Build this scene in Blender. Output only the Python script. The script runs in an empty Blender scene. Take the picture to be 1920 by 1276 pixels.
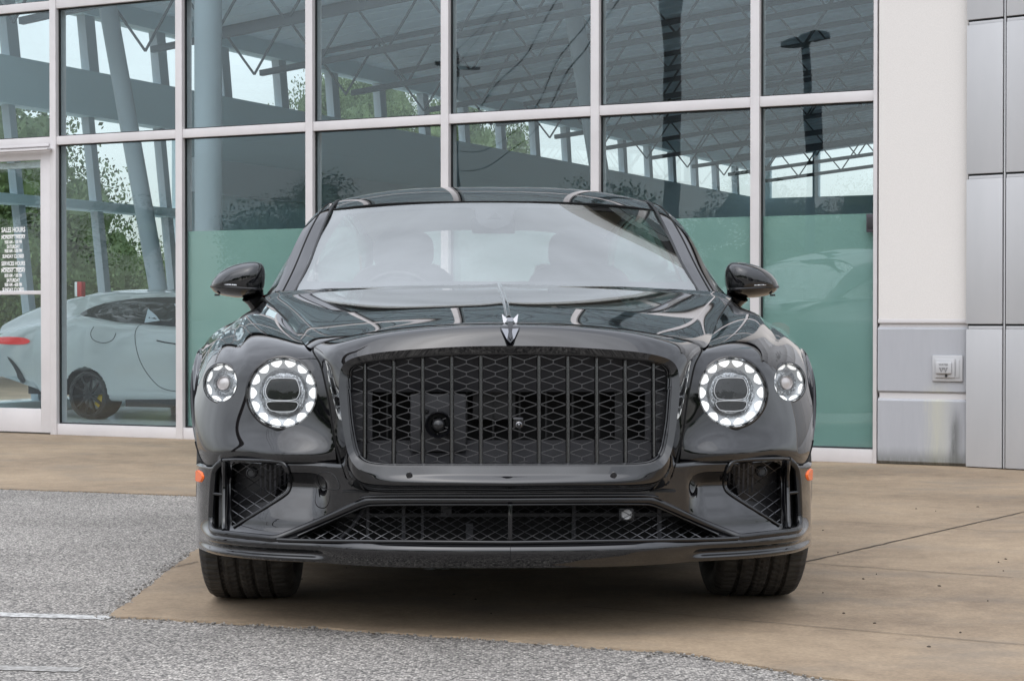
import bpy, bmesh, math, random
import numpy as np
from mathutils import Vector, Matrix

random.seed(7)
rng = np.random.default_rng(7)
R = math.radians
PI = math.pi
sc = bpy.context.scene
COL = sc.collection

# ------------------------------------------------------------------ camera
FPX = 3400.0            # focal length in pixels of the 1920 px wide photograph
CAMZ = 0.886
PITCH = R(0.64)
cam_d = bpy.data.cameras.new("camera")
cam_d.sensor_width = 36.0
cam_d.lens = FPX / 1920.0 * 36.0
cam_d.clip_start = 0.1
cam_d.clip_end = 2000.0
cam = bpy.data.objects.new("camera", cam_d)
cam.location = (0, 0, CAMZ)
cam.rotation_euler = (PI / 2 - PITCH, 0, 0)
COL.objects.link(cam)
sc.camera = cam

# ------------------------------------------------------------------ world, sun, exposure
SUN_EL, SUN_AZ = R(58), R(200)      # azimuth measured clockwise from +Y
w = bpy.data.worlds.new("World")
sc.world = w
w.use_nodes = True
nt = w.node_tree
nt.nodes.clear()
def N(tree, typ, **kw):
    n = tree.nodes.new(typ)
    for k, v in kw.items():
        setattr(n, k, v)
    return n
sky = N(nt, 'ShaderNodeTexSky', sky_type='NISHITA', sun_disc=False)
sky.sun_elevation = SUN_EL
sky.sun_rotation = SUN_AZ
sky.dust_density = 0.6
sky.air_density = 1.0
hs = N(nt, 'ShaderNodeHueSaturation')
hs.inputs['Saturation'].default_value = 0.24
nt.links.new(sky.outputs[0], hs.inputs['Color'])
tc = N(nt, 'ShaderNodeTexCoord')
sep = N(nt, 'ShaderNodeSeparateXYZ')
nt.links.new(tc.outputs['Generated'], sep.inputs[0])
# a closed cloud deck: brighter overhead, soft clouds
mr = N(nt, 'ShaderNodeMapRange')
mr.inputs['From Min'].default_value = 0.0
mr.inputs['From Max'].default_value = 0.9
mr.inputs['To Min'].default_value = 1.5
mr.inputs['To Max'].default_value = 8.5
nt.links.new(sep.outputs['Z'], mr.inputs['Value'])
mp = N(nt, 'ShaderNodeMapping')
mp.inputs['Scale'].default_value = (1.6, 1.6, 2.6)
nt.links.new(tc.outputs['Generated'], mp.inputs['Vector'])
nz = N(nt, 'ShaderNodeTexNoise')
nz.inputs['Scale'].default_value = 2.2
nz.inputs['Detail'].default_value = 5.0
nz.inputs['Roughness'].default_value = 0.55
nt.links.new(mp.outputs[0], nz.inputs['Vector'])
mr2 = N(nt, 'ShaderNodeMapRange')
mr2.inputs['From Min'].default_value = 0.3
mr2.inputs['From Max'].default_value = 0.7
mr2.inputs['To Min'].default_value = 0.80
mr2.inputs['To Max'].default_value = 1.2
nt.links.new(nz.outputs['Fac'], mr2.inputs['Value'])
mul = N(nt, 'ShaderNodeMath', operation='MULTIPLY')
nt.links.new(mr.outputs[0], mul.inputs[0])
nt.links.new(mr2.outputs[0], mul.inputs[1])
vm = N(nt, 'ShaderNodeVectorMath', operation='SCALE')
nt.links.new(hs.outputs[0], vm.inputs[0])
nt.links.new(mul.outputs[0], vm.inputs['Scale'])
bg = N(nt, 'ShaderNodeBackground')
bg.inputs['Strength'].default_value = 0.075
nt.links.new(vm.outputs[0], bg.inputs['Color'])
wo = N(nt, 'ShaderNodeOutputWorld')
nt.links.new(bg.outputs[0], wo.inputs['Surface'])

sd = bpy.data.lights.new("sun", 'SUN')
sd.energy = 0.6
sd.angle = R(80)
sd.color = (1.0, 0.96, 0.9)
sun = bpy.data.objects.new("sun", sd)
COL.objects.link(sun)
sdir = Vector((math.sin(SUN_AZ) * math.cos(SUN_EL), math.cos(SUN_AZ) * math.cos(SUN_EL), math.sin(SUN_EL)))
sun.rotation_euler = sdir.to_track_quat('Z', 'Y').to_euler()

sc.view_settings.view_transform = 'Standard'
sc.view_settings.look = 'None'
sc.view_settings.exposure = -0.12
sc.view_settings.gamma = 1.0
sc.render.engine = 'CYCLES'
sc.cycles.use_denoising = True
sc.cycles.max_bounces = 10
sc.cycles.transparent_max_bounces = 16
sc.cycles.glossy_bounces = 5
sc.cycles.caustics_reflective = False
sc.cycles.caustics_refractive = False
sc.cycles.sample_clamp_indirect = 6.0

# ------------------------------------------------------------------ helpers: camera maths
O_CAR = np.array([-0.005, 4.93, 0.006])
PSI = 0.028
FWD = np.array([0, math.cos(PITCH), -math.sin(PITCH)])
UPV = np.array([0, math.sin(PITCH), math.cos(PITCH)])
RGT = np.array([1.0, 0, 0])
CAMP = np.array([0, 0, CAMZ])
def ray(px, py):
    return FWD + (px - 960.0) / FPX * RGT + (638.0 - py) / FPX * UPV
def ground(px, py, z=0.0):
    d = ray(px, py)
    t = (z - CAMZ) / d[2]
    return CAMP + d * t
def to_car(v):
    c, s = math.cos(PSI), math.sin(PSI)
    return np.array([c * v[0] + s * v[1], -s * v[0] + c * v[1], v[2]])
CO = to_car(CAMP - O_CAR)
def P(px, py, y):
    """photo pixel + depth behind the nose -> car space point"""
    d = to_car(ray(px, py))
    t = (y - CO[1]) / d[1]
    return CO + d * t
def S(px, py, y):
    """left-half pixel -> (s, y, z), s is the distance left of the centre line"""
    p = P(px, py, y)
    return np.array([-p[0], p[1], p[2]])
def D(s, y, z):
    return np.array([s, y, z], float)
def car_px(pts):
    """car space points -> photo pixels"""
    pts = np.asarray(pts, float)
    c, s = math.cos(PSI), math.sin(PSI)
    x = c * pts[..., 0] - s * pts[..., 1] + O_CAR[0]
    y = s * pts[..., 0] + c * pts[..., 1] + O_CAR[1]
    z = pts[..., 2] + O_CAR[2] - CAMZ
    dep = y * FWD[1] + z * FWD[2]
    up = y * UPV[1] + z * UPV[2]
    return 960 + FPX * x / dep, 638 - FPX * up / dep

# ------------------------------------------------------------------ helpers: splines
def nspl(t, p, q):
    """natural cubic spline through p (k, ...) at knots t, evaluated at q"""
    t = np.asarray(t, float); p = np.asarray(p, float); q = np.asarray(q, float)
    k = len(t)
    sh = p.shape[1:]
    p2 = p.reshape(k, -1)
    h = np.diff(t)
    A = np.zeros((k, k)); b = np.zeros_like(p2)
    A[0, 0] = A[-1, -1] = 1
    for i in range(1, k - 1):
        A[i, i - 1] = h[i - 1]; A[i, i] = 2 * (h[i - 1] + h[i]); A[i, i + 1] = h[i]
        b[i] = 6 * ((p2[i + 1] - p2[i]) / h[i] - (p2[i] - p2[i - 1]) / h[i - 1])
    m = np.linalg.solve(A, b)
    i = np.clip(np.searchsorted(t, q) - 1, 0, k - 2)
    hh = h[i][:, None]
    a = (t[i + 1] - q)[:, None]; c = (q - t[i])[:, None]
    r = (m[i] * a ** 3 + m[i + 1] * c ** 3) / (6 * hh) + (p2[i] / hh - m[i] * hh / 6) * a + (p2[i + 1] / hh - m[i + 1] * hh / 6) * c
    return r.reshape((len(q),) + sh)
def chord(p, e=1.0):
    p = np.asarray(p, float)
    d = np.linalg.norm(np.diff(p, axis=0), axis=1) ** e
    t = np.concatenate([[0], np.cumsum(d)])
    return t / t[-1]
def curve(p, n, e=0.7):
    """smooth curve through points, n samples roughly even in length"""
    p = np.asarray(p, float)
    t = chord(p, e)
    f = nspl(t, p, np.linspace(0, 1, n * 6))
    L = chord(f)
    return np.stack([np.interp(np.linspace(0, 1, n), L, f[:, k]) for k in range(f.shape[1])], 1)
def poly_res(p, step):
    """resample a polyline at a given step, corners kept soft"""
    p = np.asarray(p, float)
    d = np.linalg.norm(np.diff(p, axis=0), axis=1)
    L = np.concatenate([[0], np.cumsum(d)])
    n = max(2, int(L[-1] / step) + 1)
    q = np.linspace(0, L[-1], n)
    return np.stack([np.interp(q, L, p[:, k]) for k in range(p.shape[1])], 1)
def soften(p, it=2, closed=False):
    p = np.asarray(p, float)
    for _ in range(it):        # Chaikin
        if closed:
            q = np.roll(p, -1, 0)
            p = np.stack([.75 * p + .25 * q, .25 * p + .75 * q], 1).reshape(-1, p.shape[1])
        else:
            a, b = p[:-1], p[1:]
            m = np.stack([.75 * a + .25 * b, .25 * a + .75 * b], 1).reshape(-1, p.shape[1])
            p = np.concatenate([p[:1], m, p[-1:]])
    return p
def surf(G, nu, nv):
    """tensor natural-spline surface through the control grid G (a, b, 3)"""
    G = np.asarray(G, float)
    tv = np.mean([chord(g, .6) for g in G], 0)
    tu = np.mean([chord(G[:, j], .6) for j in range(G.shape[1])], 0)
    A = np.stack([nspl(tv, g, np.linspace(0, 1, nv)) for g in G])
    return nspl(tu, A, np.linspace(0, 1, nu))
def sstep(a, b, x):
    t = np.clip((x - a) / (b - a), 0, 1)
    return t * t * (3 - 2 * t)
def inside(poly, x, y):
    poly = np.asarray(poly, float); x = np.asarray(x, float); y = np.asarray(y, float)
    r = np.zeros(x.shape, bool)
    n = len(poly); j = n - 1
    for i in range(n):
        xi, yi = poly[i]; xj, yj = poly[j]
        c = ((yi > y) != (yj > y))
        with np.errstate(divide='ignore', invalid='ignore'):
            xx = (xj - xi) * (y - yi) / (yj - yi + 1e-12) + xi
        r ^= c & (x < xx)
        j = i
    return r

# ------------------------------------------------------------------ helpers: objects
def tag(o, label=None, cat=None, group=None, kind=None):
    if label: o['label'] = label
    if cat: o['category'] = cat
    if group: o['group'] = group
    if kind: o['kind'] = kind
    return o
def empty(name, loc=(0, 0, 0), rz=0.0, label=None, cat=None, group=None, parent=None):
    o = bpy.data.objects.new(name, None)
    o.empty_display_size = 0.3
    COL.objects.link(o)
    o.location = loc
    o.rotation_euler = (0, 0, rz)
    if parent: o.parent = parent
    return tag(o, label, cat, group)
class MB:
    """collects shapes, then links them as ONE mesh object"""
    def __init__(self):
        self.v = []; self.f = []
    def add(self, v, f):
        n = len(self.v)
        self.v.extend([tuple(map(float, p)) for p in v])
        self.f.extend([tuple(int(i) + n for i in q) for q in f])
        return self
    def box(self, a, b, M=None):
        (x0, y0, z0), (x1, y1, z1) = a, b
        v = [(x0, y0, z0), (x1, y0, z0), (x1, y1, z0), (x0, y1, z0), (x0, y0, z1), (x1, y0, z1), (x1, y1, z1), (x0, y1, z1)]
        if M is not None: v = [tuple(M @ Vector(p)) for p in v]
        return self.add(v, [(3, 2, 1, 0), (4, 5, 6, 7), (0, 1, 5, 4), (1, 2, 6, 5), (2, 3, 7, 6), (3, 0, 4, 7)])
    def bbox(self, a, b, r=0.004, M=None):
        """box with chamfered edges"""
        bm = bmesh.new()
        bmesh.ops.create_cube(bm, size=1)
        c = [(a[i] + b[i]) / 2 for i in range(3)]; d = [b[i] - a[i] for i in range(3)]
        for q in bm.verts:
            q.co = Vector([c[i] + q.co[i] * d[i] for i in range(3)])
        bmesh.ops.bevel(bm, geom=bm.edges[:], offset=r, segments=2, affect='EDGES', profile=.6)
        bm.verts.index_update()
        v = [(M @ q.co if M is not None else q.co.copy()) for q in bm.verts]
        f = [[q.index for q in g.verts] for g in bm.faces]
        bm.free()
        return self.add(v, f)
    def beam(self, a, b, w, h, up=(0, 0, 1)):
        """rectangular bar from a to b"""
        a = Vector(a); b = Vector(b); d = (b - a).normalized()
        u = Vector(up)
        s = d.cross(u)
        if s.length < 1e-6: s = d.cross(Vector((1, 0, 0)))
        s.normalize(); u = s.cross(d).normalized()
        c = [(-.5, -.5), (.5, -.5), (.5, .5), (-.5, .5)]
        v = [p + s * (i * w) + u * (j * h) for p in (a, b) for i, j in c]
        return self.add(v, [(0, 1, 2, 3), (7, 6, 5, 4), (0, 4, 5, 1), (1, 5, 6, 2), (2, 6, 7, 3), (3, 7, 4, 0)])
    def tube(self, pts, r, n=8, closed=False, caps=True, sx=1.0, sy=1.0, up=(0, 0, 1)):
        """round (or oval) tube along points; r may be a list"""
        pts = [Vector(p) for p in pts]
        k = len(pts)
        rr = r if hasattr(r, '__len__') else [r] * k
        v = []; f = []
        U = Vector(up)
        for i, p in enumerate(pts):
            if closed: d = pts[(i + 1) % k] - pts[i - 1]
            else: d = pts[min(i + 1, k - 1)] - pts[max(i - 1, 0)]
            d.normalize()
            s = d.cross(U)
            if s.length < 1e-5: s = d.cross(Vector((1, 0.3, 0)))
            s.normalize(); u = s.cross(d)
            for j in range(n):
                a = 2 * PI * j / n
                v.append(p + s * (math.cos(a) * rr[i] * sx) + u * (math.sin(a) * rr[i] * sy))
        m = k if closed else k - 1
        for i in range(m):
            for j in range(n):
                a = i * n + j; b = i * n + (j + 1) % n
                c = ((i + 1) % k) * n + (j + 1) % n; e = ((i + 1) % k) * n + j
                f.append((a, b, c, e))
        if caps and not closed:
            f.append(tuple(range(n - 1, -1, -1)))
            f.append(tuple(range((k - 1) * n, k * n)))
        return self.add(v, f)
    def lathe(self, prof, n=32, M=None, a0=0.0, a1=2 * PI):
        """profile (r, h) turned about local z"""
        full = abs(a1 - a0 - 2 * PI) < 1e-6
        k = len(prof); m = n if full else n + 1
        v = []; f = []
        for i in range(m):
            a = a0 + (a1 - a0) * i / n
            for r, h in prof:
                p = Vector((r * math.cos(a), r * math.sin(a), h))
                v.append(M @ p if M is not None else p)
        for i in range(n):
            for j in range(k - 1):
                a = i * k + j; b = ((i + 1) % m) * k + j
                f.append((a, b, b + 1, a + 1))
        return self.add(v, f)
    def prism(self, poly, d0, d1, fn):
        """polygon (u, v) extruded between d0 and d1, fn(u, v, d) -> point"""
        n = len(poly)
        v = [fn(u, q, d0) for u, q in poly] + [fn(u, q, d1) for u, q in poly]
        f = [tuple(range(n)), tuple(range(2 * n - 1, n - 1, -1))]
        for i in range(n):
            j = (i + 1) % n
            f.append((i, i + n, j + n, j))
        return self.add(v, f)
    def grid(self, A, mask=None, flip=False):
        A = np.asarray(A); a, b = A.shape[:2]
        f = []
        for i in range(a - 1):
            for j in range(b - 1):
                if mask is not None and not mask[i, j]: continue
                q = (i * b + j, (i + 1) * b + j, (i + 1) * b + j + 1, i * b + j + 1)
                f.append(q[::-1] if flip else q)
        return self.add(A.reshape(-1, 3), f)
    def mirror(self):
        n = len(self.v)
        self.v += [(-x, y, z) for x, y, z in self.v]
        self.f += [tuple(i + n for i in q[::-1]) for q in self.f]
        return self
    def obj(self, name, mat, parent=None, smooth=True, angle=40, weld=False, label=None, recalc=False):
        me = bpy.data.meshes.new(name)
        me.from_pydata(self.v, [], self.f)
        me.validate()
        bm = bmesh.new(); bm.from_mesh(me)
        if weld: bmesh.ops.remove_doubles(bm, verts=bm.verts[:], dist=1e-4)
        lo = [q for q in bm.verts if not q.link_faces]
        if lo: bmesh.ops.delete(bm, geom=lo, context='VERTS')
        if recalc: bmesh.ops.recalc_face_normals(bm, faces=bm.faces[:])
        bm.to_mesh(me); bm.free()
        if smooth:
            me.shade_smooth()
            if angle: me.set_sharp_from_angle(angle=R(angle))
        for m in (mat if isinstance(mat, (list, tuple)) else [mat]): me.materials.append(m)
        o = bpy.data.objects.new(name, me)
        COL.objects.link(o)
        if parent is not None: o.parent = parent
        if label: o['label'] = label
        return o
def flipx(A):
    B = np.array(A, float); B[..., 0] *= -1
    return B
def copy_tree(o, parent=None, **kw):
    c = o.copy(); COL.objects.link(c)
    if parent is not None: c.parent = parent
    for ch in list(o.children):
        copy_tree(ch, c)
    for k, v in kw.items(): c[k] = v
    return c

# ------------------------------------------------------------------ materials
def mat(name, col=(.5, .5, .5), rough=.5, metal=0.0, spec=.5, ior=None, coat=0.0, emis=None, es=0.0):
    m = bpy.data.materials.new(name)
    m.use_nodes = True
    b = m.node_tree.nodes['Principled BSDF']
    b.inputs['Base Color'].default_value = (*col, 1)
    b.inputs['Roughness'].default_value = rough
    b.inputs['Metallic'].default_value = metal
    b.inputs['Specular IOR Level'].default_value = spec
    if ior: b.inputs['IOR'].default_value = ior
    if coat:
        b.inputs['Coat Weight'].default_value = coat
        b.inputs['Coat Roughness'].default_value = 0.02
    if emis:
        b.inputs['Emission Color'].default_value = (*emis, 1)
        b.inputs['Emission Strength'].default_value = es
    return m
def bsdf(m): return m.node_tree.nodes['Principled BSDF']
def tex(m, scale, c0, c1, p0=.35, p1=.65, detail=6, stretch=(1, 1, 1), bump=0.0, bdist=.01, rough=None, coord='Object'):
    """noise-driven colour between c0 and c1, optional bump"""
    t = m.node_tree
    tcn = N(t, 'ShaderNodeTexCoord'); mpn = N(t, 'ShaderNodeMapping'); nz = N(t, 'ShaderNodeTexNoise'); rp = N(t, 'ShaderNodeValToRGB')
    mpn.inputs['Scale'].default_value = stretch
    nz.inputs['Scale'].default_value = scale; nz.inputs['Detail'].default_value = detail; nz.inputs['Roughness'].default_value = .6
    rp.color_ramp.elements[0].position = p0; rp.color_ramp.elements[1].position = p1
    rp.color_ramp.elements[0].color = (*c0, 1); rp.color_ramp.elements[1].color = (*c1, 1)
    t.links.new(tcn.outputs[coord], mpn.inputs[0]); t.links.new(mpn.outputs[0], nz.inputs['Vector'])
    t.links.new(nz.outputs['Fac'], rp.inputs[0]); t.links.new(rp.outputs[0], bsdf(m).inputs['Base Color'])
    if bump:
        bn = N(t, 'ShaderNodeBump'); bn.inputs['Strength'].default_value = bump; bn.inputs['Distance'].default_value = bdist
        t.links.new(nz.outputs['Fac'], bn.inputs['Height']); t.links.new(bn.outputs[0], bsdf(m).inputs['Normal'])
    return m
def glass(name, tint=(.8, .9, .88), f0=.05, rough=0.0, gcol=(1, 1, 1), wave=0.0, wscale=1.0):
    """thin glazing face: tinted see-through plus a Schlick mirror, the same from both sides"""
    m = bpy.data.materials.new(name); m.use_nodes = True
    t = m.node_tree; t.nodes.clear()
    o = N(t, 'ShaderNodeOutputMaterial'); mx = N(t, 'ShaderNodeMixShader'); tr = N(t, 'ShaderNodeBsdfTransparent')
    gl = N(t, 'ShaderNodeBsdfGlossy'); lw = N(t, 'ShaderNodeLayerWeight'); lw.inputs['Blend'].default_value = .5
    pw = N(t, 'ShaderNodeMath', operation='POWER'); pw.inputs[1].default_value = 5.0
    ma = N(t, 'ShaderNodeMath', operation='MULTIPLY_ADD'); ma.inputs[1].default_value = 1 - f0; ma.inputs[2].default_value = f0
    tr.inputs['Color'].default_value = (*tint, 1)
    gl.inputs['Roughness'].default_value = rough; gl.inputs['Color'].default_value = (*gcol, 1)
    t.links.new(lw.outputs['Facing'], pw.inputs[0]); t.links.new(pw.outputs[0], ma.inputs[0]); t.links.new(ma.outputs[0], mx.inputs[0])
    t.links.new(tr.outputs[0], mx.inputs[1]); t.links.new(gl.outputs[0], mx.inputs[2])
    t.links.new(mx.outputs[0], o.inputs['Surface'])
    if wave:
        tcn = N(t, 'ShaderNodeTexCoord'); nz = N(t, 'ShaderNodeTexNoise'); bn = N(t, 'ShaderNodeBump')
        nz.inputs['Scale'].default_value = wscale; nz.inputs['Detail'].default_value = 1.0
        bn.inputs['Strength'].default_value = 1.0; bn.inputs['Distance'].default_value = wave
        t.links.new(tcn.outputs['Object'], nz.inputs['Vector']); t.links.new(nz.outputs['Fac'], bn.inputs['Height'])
        t.links.new(bn.outputs[0], gl.inputs['Normal'])
    return m

M = {}
M['paint'] = mat('black_car_paint', (.0035, .0035, .0045), .03, ior=1.42, coat=1.0)
bsdf(M['paint']).inputs['Coat IOR'].default_value = 1.48
M['gloss'] = mat('gloss_black_trim', (.004, .004, .005), .08, ior=1.6)
M['satin'] = mat('satin_black_plastic', (.012, .012, .013), .42)
M['dark'] = mat('dark_cavity', (.006, .006, .006), .8)
M['mesh'] = mat('dark_chrome_mesh', (.145, .145, .15), .3, metal=1.0)
M['barmetal'] = mat('dark_chrome_bar', (.17, .17, .175), .2, metal=1.0)
M['duct'] = mat('grey_duct_plastic', (.034, .034, .038), .5)
M['chrome'] = mat('bright_chrome', (.75, .76, .78), .06, metal=1.0)
M['seam'] = mat('panel_gap', (.001, .001, .001), .9)
M['rubber'] = tex(mat('tyre_rubber', (.018, .018, .018), .72), 60, (.012, .012, .012), (.03, .029, .028), bump=.2, bdist=.002)
M['rim'] = mat('dark_alloy', (.05, .05, .052), .3, metal=1.0)
M['disc'] = mat('brake_disc_steel', (.4, .4, .4), .3, metal=1.0)
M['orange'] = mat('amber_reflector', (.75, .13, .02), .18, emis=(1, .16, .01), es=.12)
M['led'] = mat('led_white', (.9, .9, .9), .3, emis=(1.0, .99, .96), es=.75)
M['crystal'] = tex(mat('lamp_crystal', (.5, .52, .55), .16, metal=.8), 190, (.12, .13, .145), (.82, .85, .88), .36, .64, bump=.8, bdist=.004)
bsdf(M['crystal']).inputs['Emission Color'].default_value = (.95, .97, 1, 1)
bsdf(M['crystal']).inputs['Emission Strength'].default_value = .03
M['glowring'] = mat('lamp_light_ring', (.42, .44, .46), .25, metal=.45, emis=(.95, .97, 1.0), es=.07)
M['lampdark'] = mat('lamp_projector_glass', (.012, .012, .013), .06, ior=1.5)
M['lampline'] = mat('lamp_light_guide', (.55, .56, .58), .2, emis=(1, 1, 1), es=.06)
M['lens'] = glass('lamp_lens', (.97, .98, .98), .03)
M['amberbulb'] = mat('lamp_amber_core', (.60, .56, .55), .25, metal=.3)
M['screen'] = glass('windshield_glass', (.92, .94, .93), .37, gcol=(.97, 1.0, .985))
M['tint'] = glass('side_window_glass', (.5, .53, .53), .05)
M['frit'] = mat('glass_black_border', (.006, .005, .007), .5)
M['leather'] = mat('seat_leather', (.17, .16, .165), .55)
M['cream'] = mat('cream_leather', (.55, .53, .46), .6)
M['headliner'] = mat('headliner_cloth', (.6, .59, .55), .9)
M['underbody'] = mat('underbody_black', (.008, .008, .008), .8)

# ground
def speckle(m, cells, bump):
    """asphalt with exposed aggregate: voronoi stones of mixed greys + worn patches"""
    t = m.node_tree; b = bsdf(m)
    tcn = N(t, 'ShaderNodeTexCoord'); vo = N(t, 'ShaderNodeTexVoronoi'); vo.inputs['Scale'].default_value = cells
    t.links.new(tcn.outputs['Object'], vo.inputs['Vector'])
    sp = N(t, 'ShaderNodeSeparateColor'); t.links.new(vo.outputs['Color'], sp.inputs[0])
    rp = N(t, 'ShaderNodeValToRGB'); e = rp.color_ramp.elements
    e[0].position = 0; e[0].color = (.11, .103, .096, 1)
    e[1].position = 1; e[1].color = (.70, .66, .60, 1)
    for p, c in ((.25, (.25, .234, .216, 1)), (.6, (.41, .382, .35, 1)), (.85, (.56, .52, .47, 1))):
        k = e.new(p); k.color = c
    t.links.new(sp.outputs[0], rp.inputs[0])
    nz = N(t, 'ShaderNodeTexNoise'); nz.inputs['Scale'].default_value = .9; nz.inputs['Detail'].default_value = 7; nz.inputs['Roughness'].default_value = .65
    t.links.new(tcn.outputs['Object'], nz.inputs['Vector'])
    mr = N(t, 'ShaderNodeMapRange'); mr.inputs['From Min'].default_value = .3; mr.inputs['From Max'].default_value = .7
    mr.inputs['To Min'].default_value = .72; mr.inputs['To Max'].default_value = 1.18
    t.links.new(nz.outputs['Fac'], mr.inputs['Value'])
    vmn = N(t, 'ShaderNodeVectorMath', operation='SCALE'); t.links.new(rp.outputs[0], vmn.inputs[0]); t.links.new(mr.outputs[0], vmn.inputs['Scale'])
    # tar between the stones
    dr = N(t, 'ShaderNodeMapRange'); dr.inputs['From Min'].default_value = .25; dr.inputs['From Max'].default_value = .75
    dr.inputs['To Min'].default_value = 1.0; dr.inputs['To Max'].default_value = .45
    t.links.new(vo.outputs['Distance'], dr.inputs['Value'])
    vm3 = N(t, 'ShaderNodeVectorMath', operation='SCALE'); t.links.new(vmn.outputs[0], vm3.inputs[0]); t.links.new(dr.outputs[0], vm3.inputs['Scale'])
    t.links.new(vm3.outputs[0], b.inputs['Base Color'])
    bn = N(t, 'ShaderNodeBump'); bn.inputs['Strength'].default_value = bump; bn.inputs['Distance'].default_value = .006; bn.invert = True
    t.links.new(vo.outputs['Distance'], bn.inputs['Height']); t.links.new(bn.outputs[0], b.inputs['Normal'])
    b.inputs['Roughness'].default_value = .88
    return m
M['asphalt'] = speckle(mat('asphalt_aggregate'), 145, .5)
def concrete_mat():
    m = mat('tan_concrete', (.4, .33, .25), .75)
    t = m.node_tree; b = bsdf(m)
    tcn = N(t, 'ShaderNodeTexCoord')
    def noise(scale, det, st=(1, 1, 1), rot=0.0):
        mpn = N(t, 'ShaderNodeMapping'); mpn.inputs['Scale'].default_value = st; mpn.inputs['Rotation'].default_value = (0, 0, rot)
        n = N(t, 'ShaderNodeTexNoise'); n.inputs['Scale'].default_value = scale; n.inputs['Detail'].default_value = det; n.inputs['Roughness'].default_value = .62
        t.links.new(tcn.outputs['Object'], mpn.inputs[0]); t.links.new(mpn.outputs[0], n.inputs['Vector'])
        return n
    a = noise(.7, 9, (1, 1.15, 1), .45); c = noise(9, 12, (1, 1.1, 1), .45); f = noise(90, 8)
    rp = N(t, 'ShaderNodeValToRGB'); e = rp.color_ramp.elements
    e[0].position = .3; e[0].color = (.165, .120, .080, 1); e[1].position = .72; e[1].color = (.405, .308, .207, 1)
    k = e.new(.5); k.color = (.292, .219, .146, 1)
    ad = N(t, 'ShaderNodeMath', operation='MULTIPLY_ADD'); ad.inputs[1].default_value = .35; t.links.new(c.outputs['Fac'], ad.inputs[0])
    sb = N(t, 'ShaderNodeMath', operation='MULTIPLY_ADD'); sb.inputs[1].default_value = .8; sb.inputs[2].default_value = -.08
    t.links.new(a.outputs['Fac'], sb.inputs[0]); t.links.new(sb.outputs[0], ad.inputs[2]); t.links.new(ad.outputs[0], rp.inputs[0])
    mr = N(t, 'ShaderNodeMapRange'); mr.inputs['From Min'].default_value = .3; mr.inputs['From Max'].default_value = .7; mr.inputs['To Min'].default_value = .80; mr.inputs['To Max'].default_value = 1.20
    t.links.new(f.outputs['Fac'], mr.inputs['Value'])
    vs = N(t, 'ShaderNodeVectorMath', operation='SCALE'); t.links.new(rp.outputs[0], vs.inputs[0]); t.links.new(mr.outputs[0], vs.inputs['Scale'])
    st = noise(1.9, 12, (.9, 1.5, 1), .42)
    mk = N(t, 'ShaderNodeMapRange'); mk.inputs['From Min'].default_value = .5; mk.inputs['From Max'].default_value = .72; mk.inputs['To Max'].default_value = .55
    t.links.new(st.outputs['Fac'], mk.inputs['Value'])
    mx = N(t, 'ShaderNodeMix', data_type='RGBA'); mx.inputs[7].default_value = (.17, .148, .122, 1)
    t.links.new(mk.outputs[0], mx.inputs[0]); t.links.new(vs.outputs[0], mx.inputs[6])
    t.links.new(mx.outputs[2], b.inputs['Base Color'])
    bn = N(t, 'ShaderNodeBump'); bn.inputs['Strength'].default_value = .25; bn.inputs['Distance'].default_value = .003
    t.links.new(f.outputs['Fac'], bn.inputs['Height']); t.links.new(bn.outputs[0], b.inputs['Normal'])
    return m
M['concrete'] = concrete_mat()
M['joint'] = mat('joint_dirt', (.07, .055, .042), .9)
M['roadpaint'] = tex(mat('white_road_paint', (.7, .7, .68), .7), 40, (.26, .25, .24), (.60, .60, .58), .38, .60)

# building
M['alu'] = tex(mat('painted_aluminium', (.62, .6, .6), .38), 3, (.60, .575, .575), (.66, .635, .635))
M['gasket'] = mat('black_gasket', (.015, .017, .018), .6)
M['pane'] = glass('green_tinted_glazing', (.905, .957, .966), .05, gcol=(.93, .98, 1.0), wave=.0025, wscale=1.3)
M['clear'] = glass('clear_glazing', (.98, .995, .99), .015)
M['film'] = tex(mat('frosted_film', (.3, .45, .38), .6), .9, (.225, .345, .295), (.285, .405, .345), detail=3)
M['stucco'] = tex(mat('white_stucco', (.7, .68, .65), .85), 240, (.66, .63, .60), (.74, .71, .68), bump=.25, bdist=.003)
M['trimwhite'] = mat('moulding_paint', (.62, .6, .6), .7)
M['slate'] = mat('interior_slate_wall', (.60, .74, .78), .85)
M['ceiling'] = tex(mat('interior_ceiling', (.6, .62, .65), .9), 2, (.72, .80, .86), (.80, .87, .92))
M['steel'] = mat('truss_steel', (.17, .18, .2), .6)
M['column'] = mat('column_paint', (.45, .50, .54), .6)
M['floor'] = tex(mat('showroom_floor', (.45, .46, .46), .15), 1.5, (.76, .78, .78), (.84, .86, .86))
M['panel'] = tex(mat('metal_cladding', (.52, .52, .53), .45, metal=.15), 1.2, (.46, .465, .475), (.54, .54, .55), stretch=(1, 1, .3))
M['roof'] = mat('roof_fascia', (.5, .5, .5), .6)
M['soffit'] = mat('soffit_dark', (.06, .055, .045), .9)
M['letter'] = mat('white_vinyl_letters', (.85, .85, .84), .5)
M['red'] = mat('red_plastic', (.45, .03, .03), .4)
M['white'] = mat('white_plastic', (.75, .75, .74), .4)
M['black'] = mat('black_plastic', (.02, .02, .022), .5)
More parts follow.
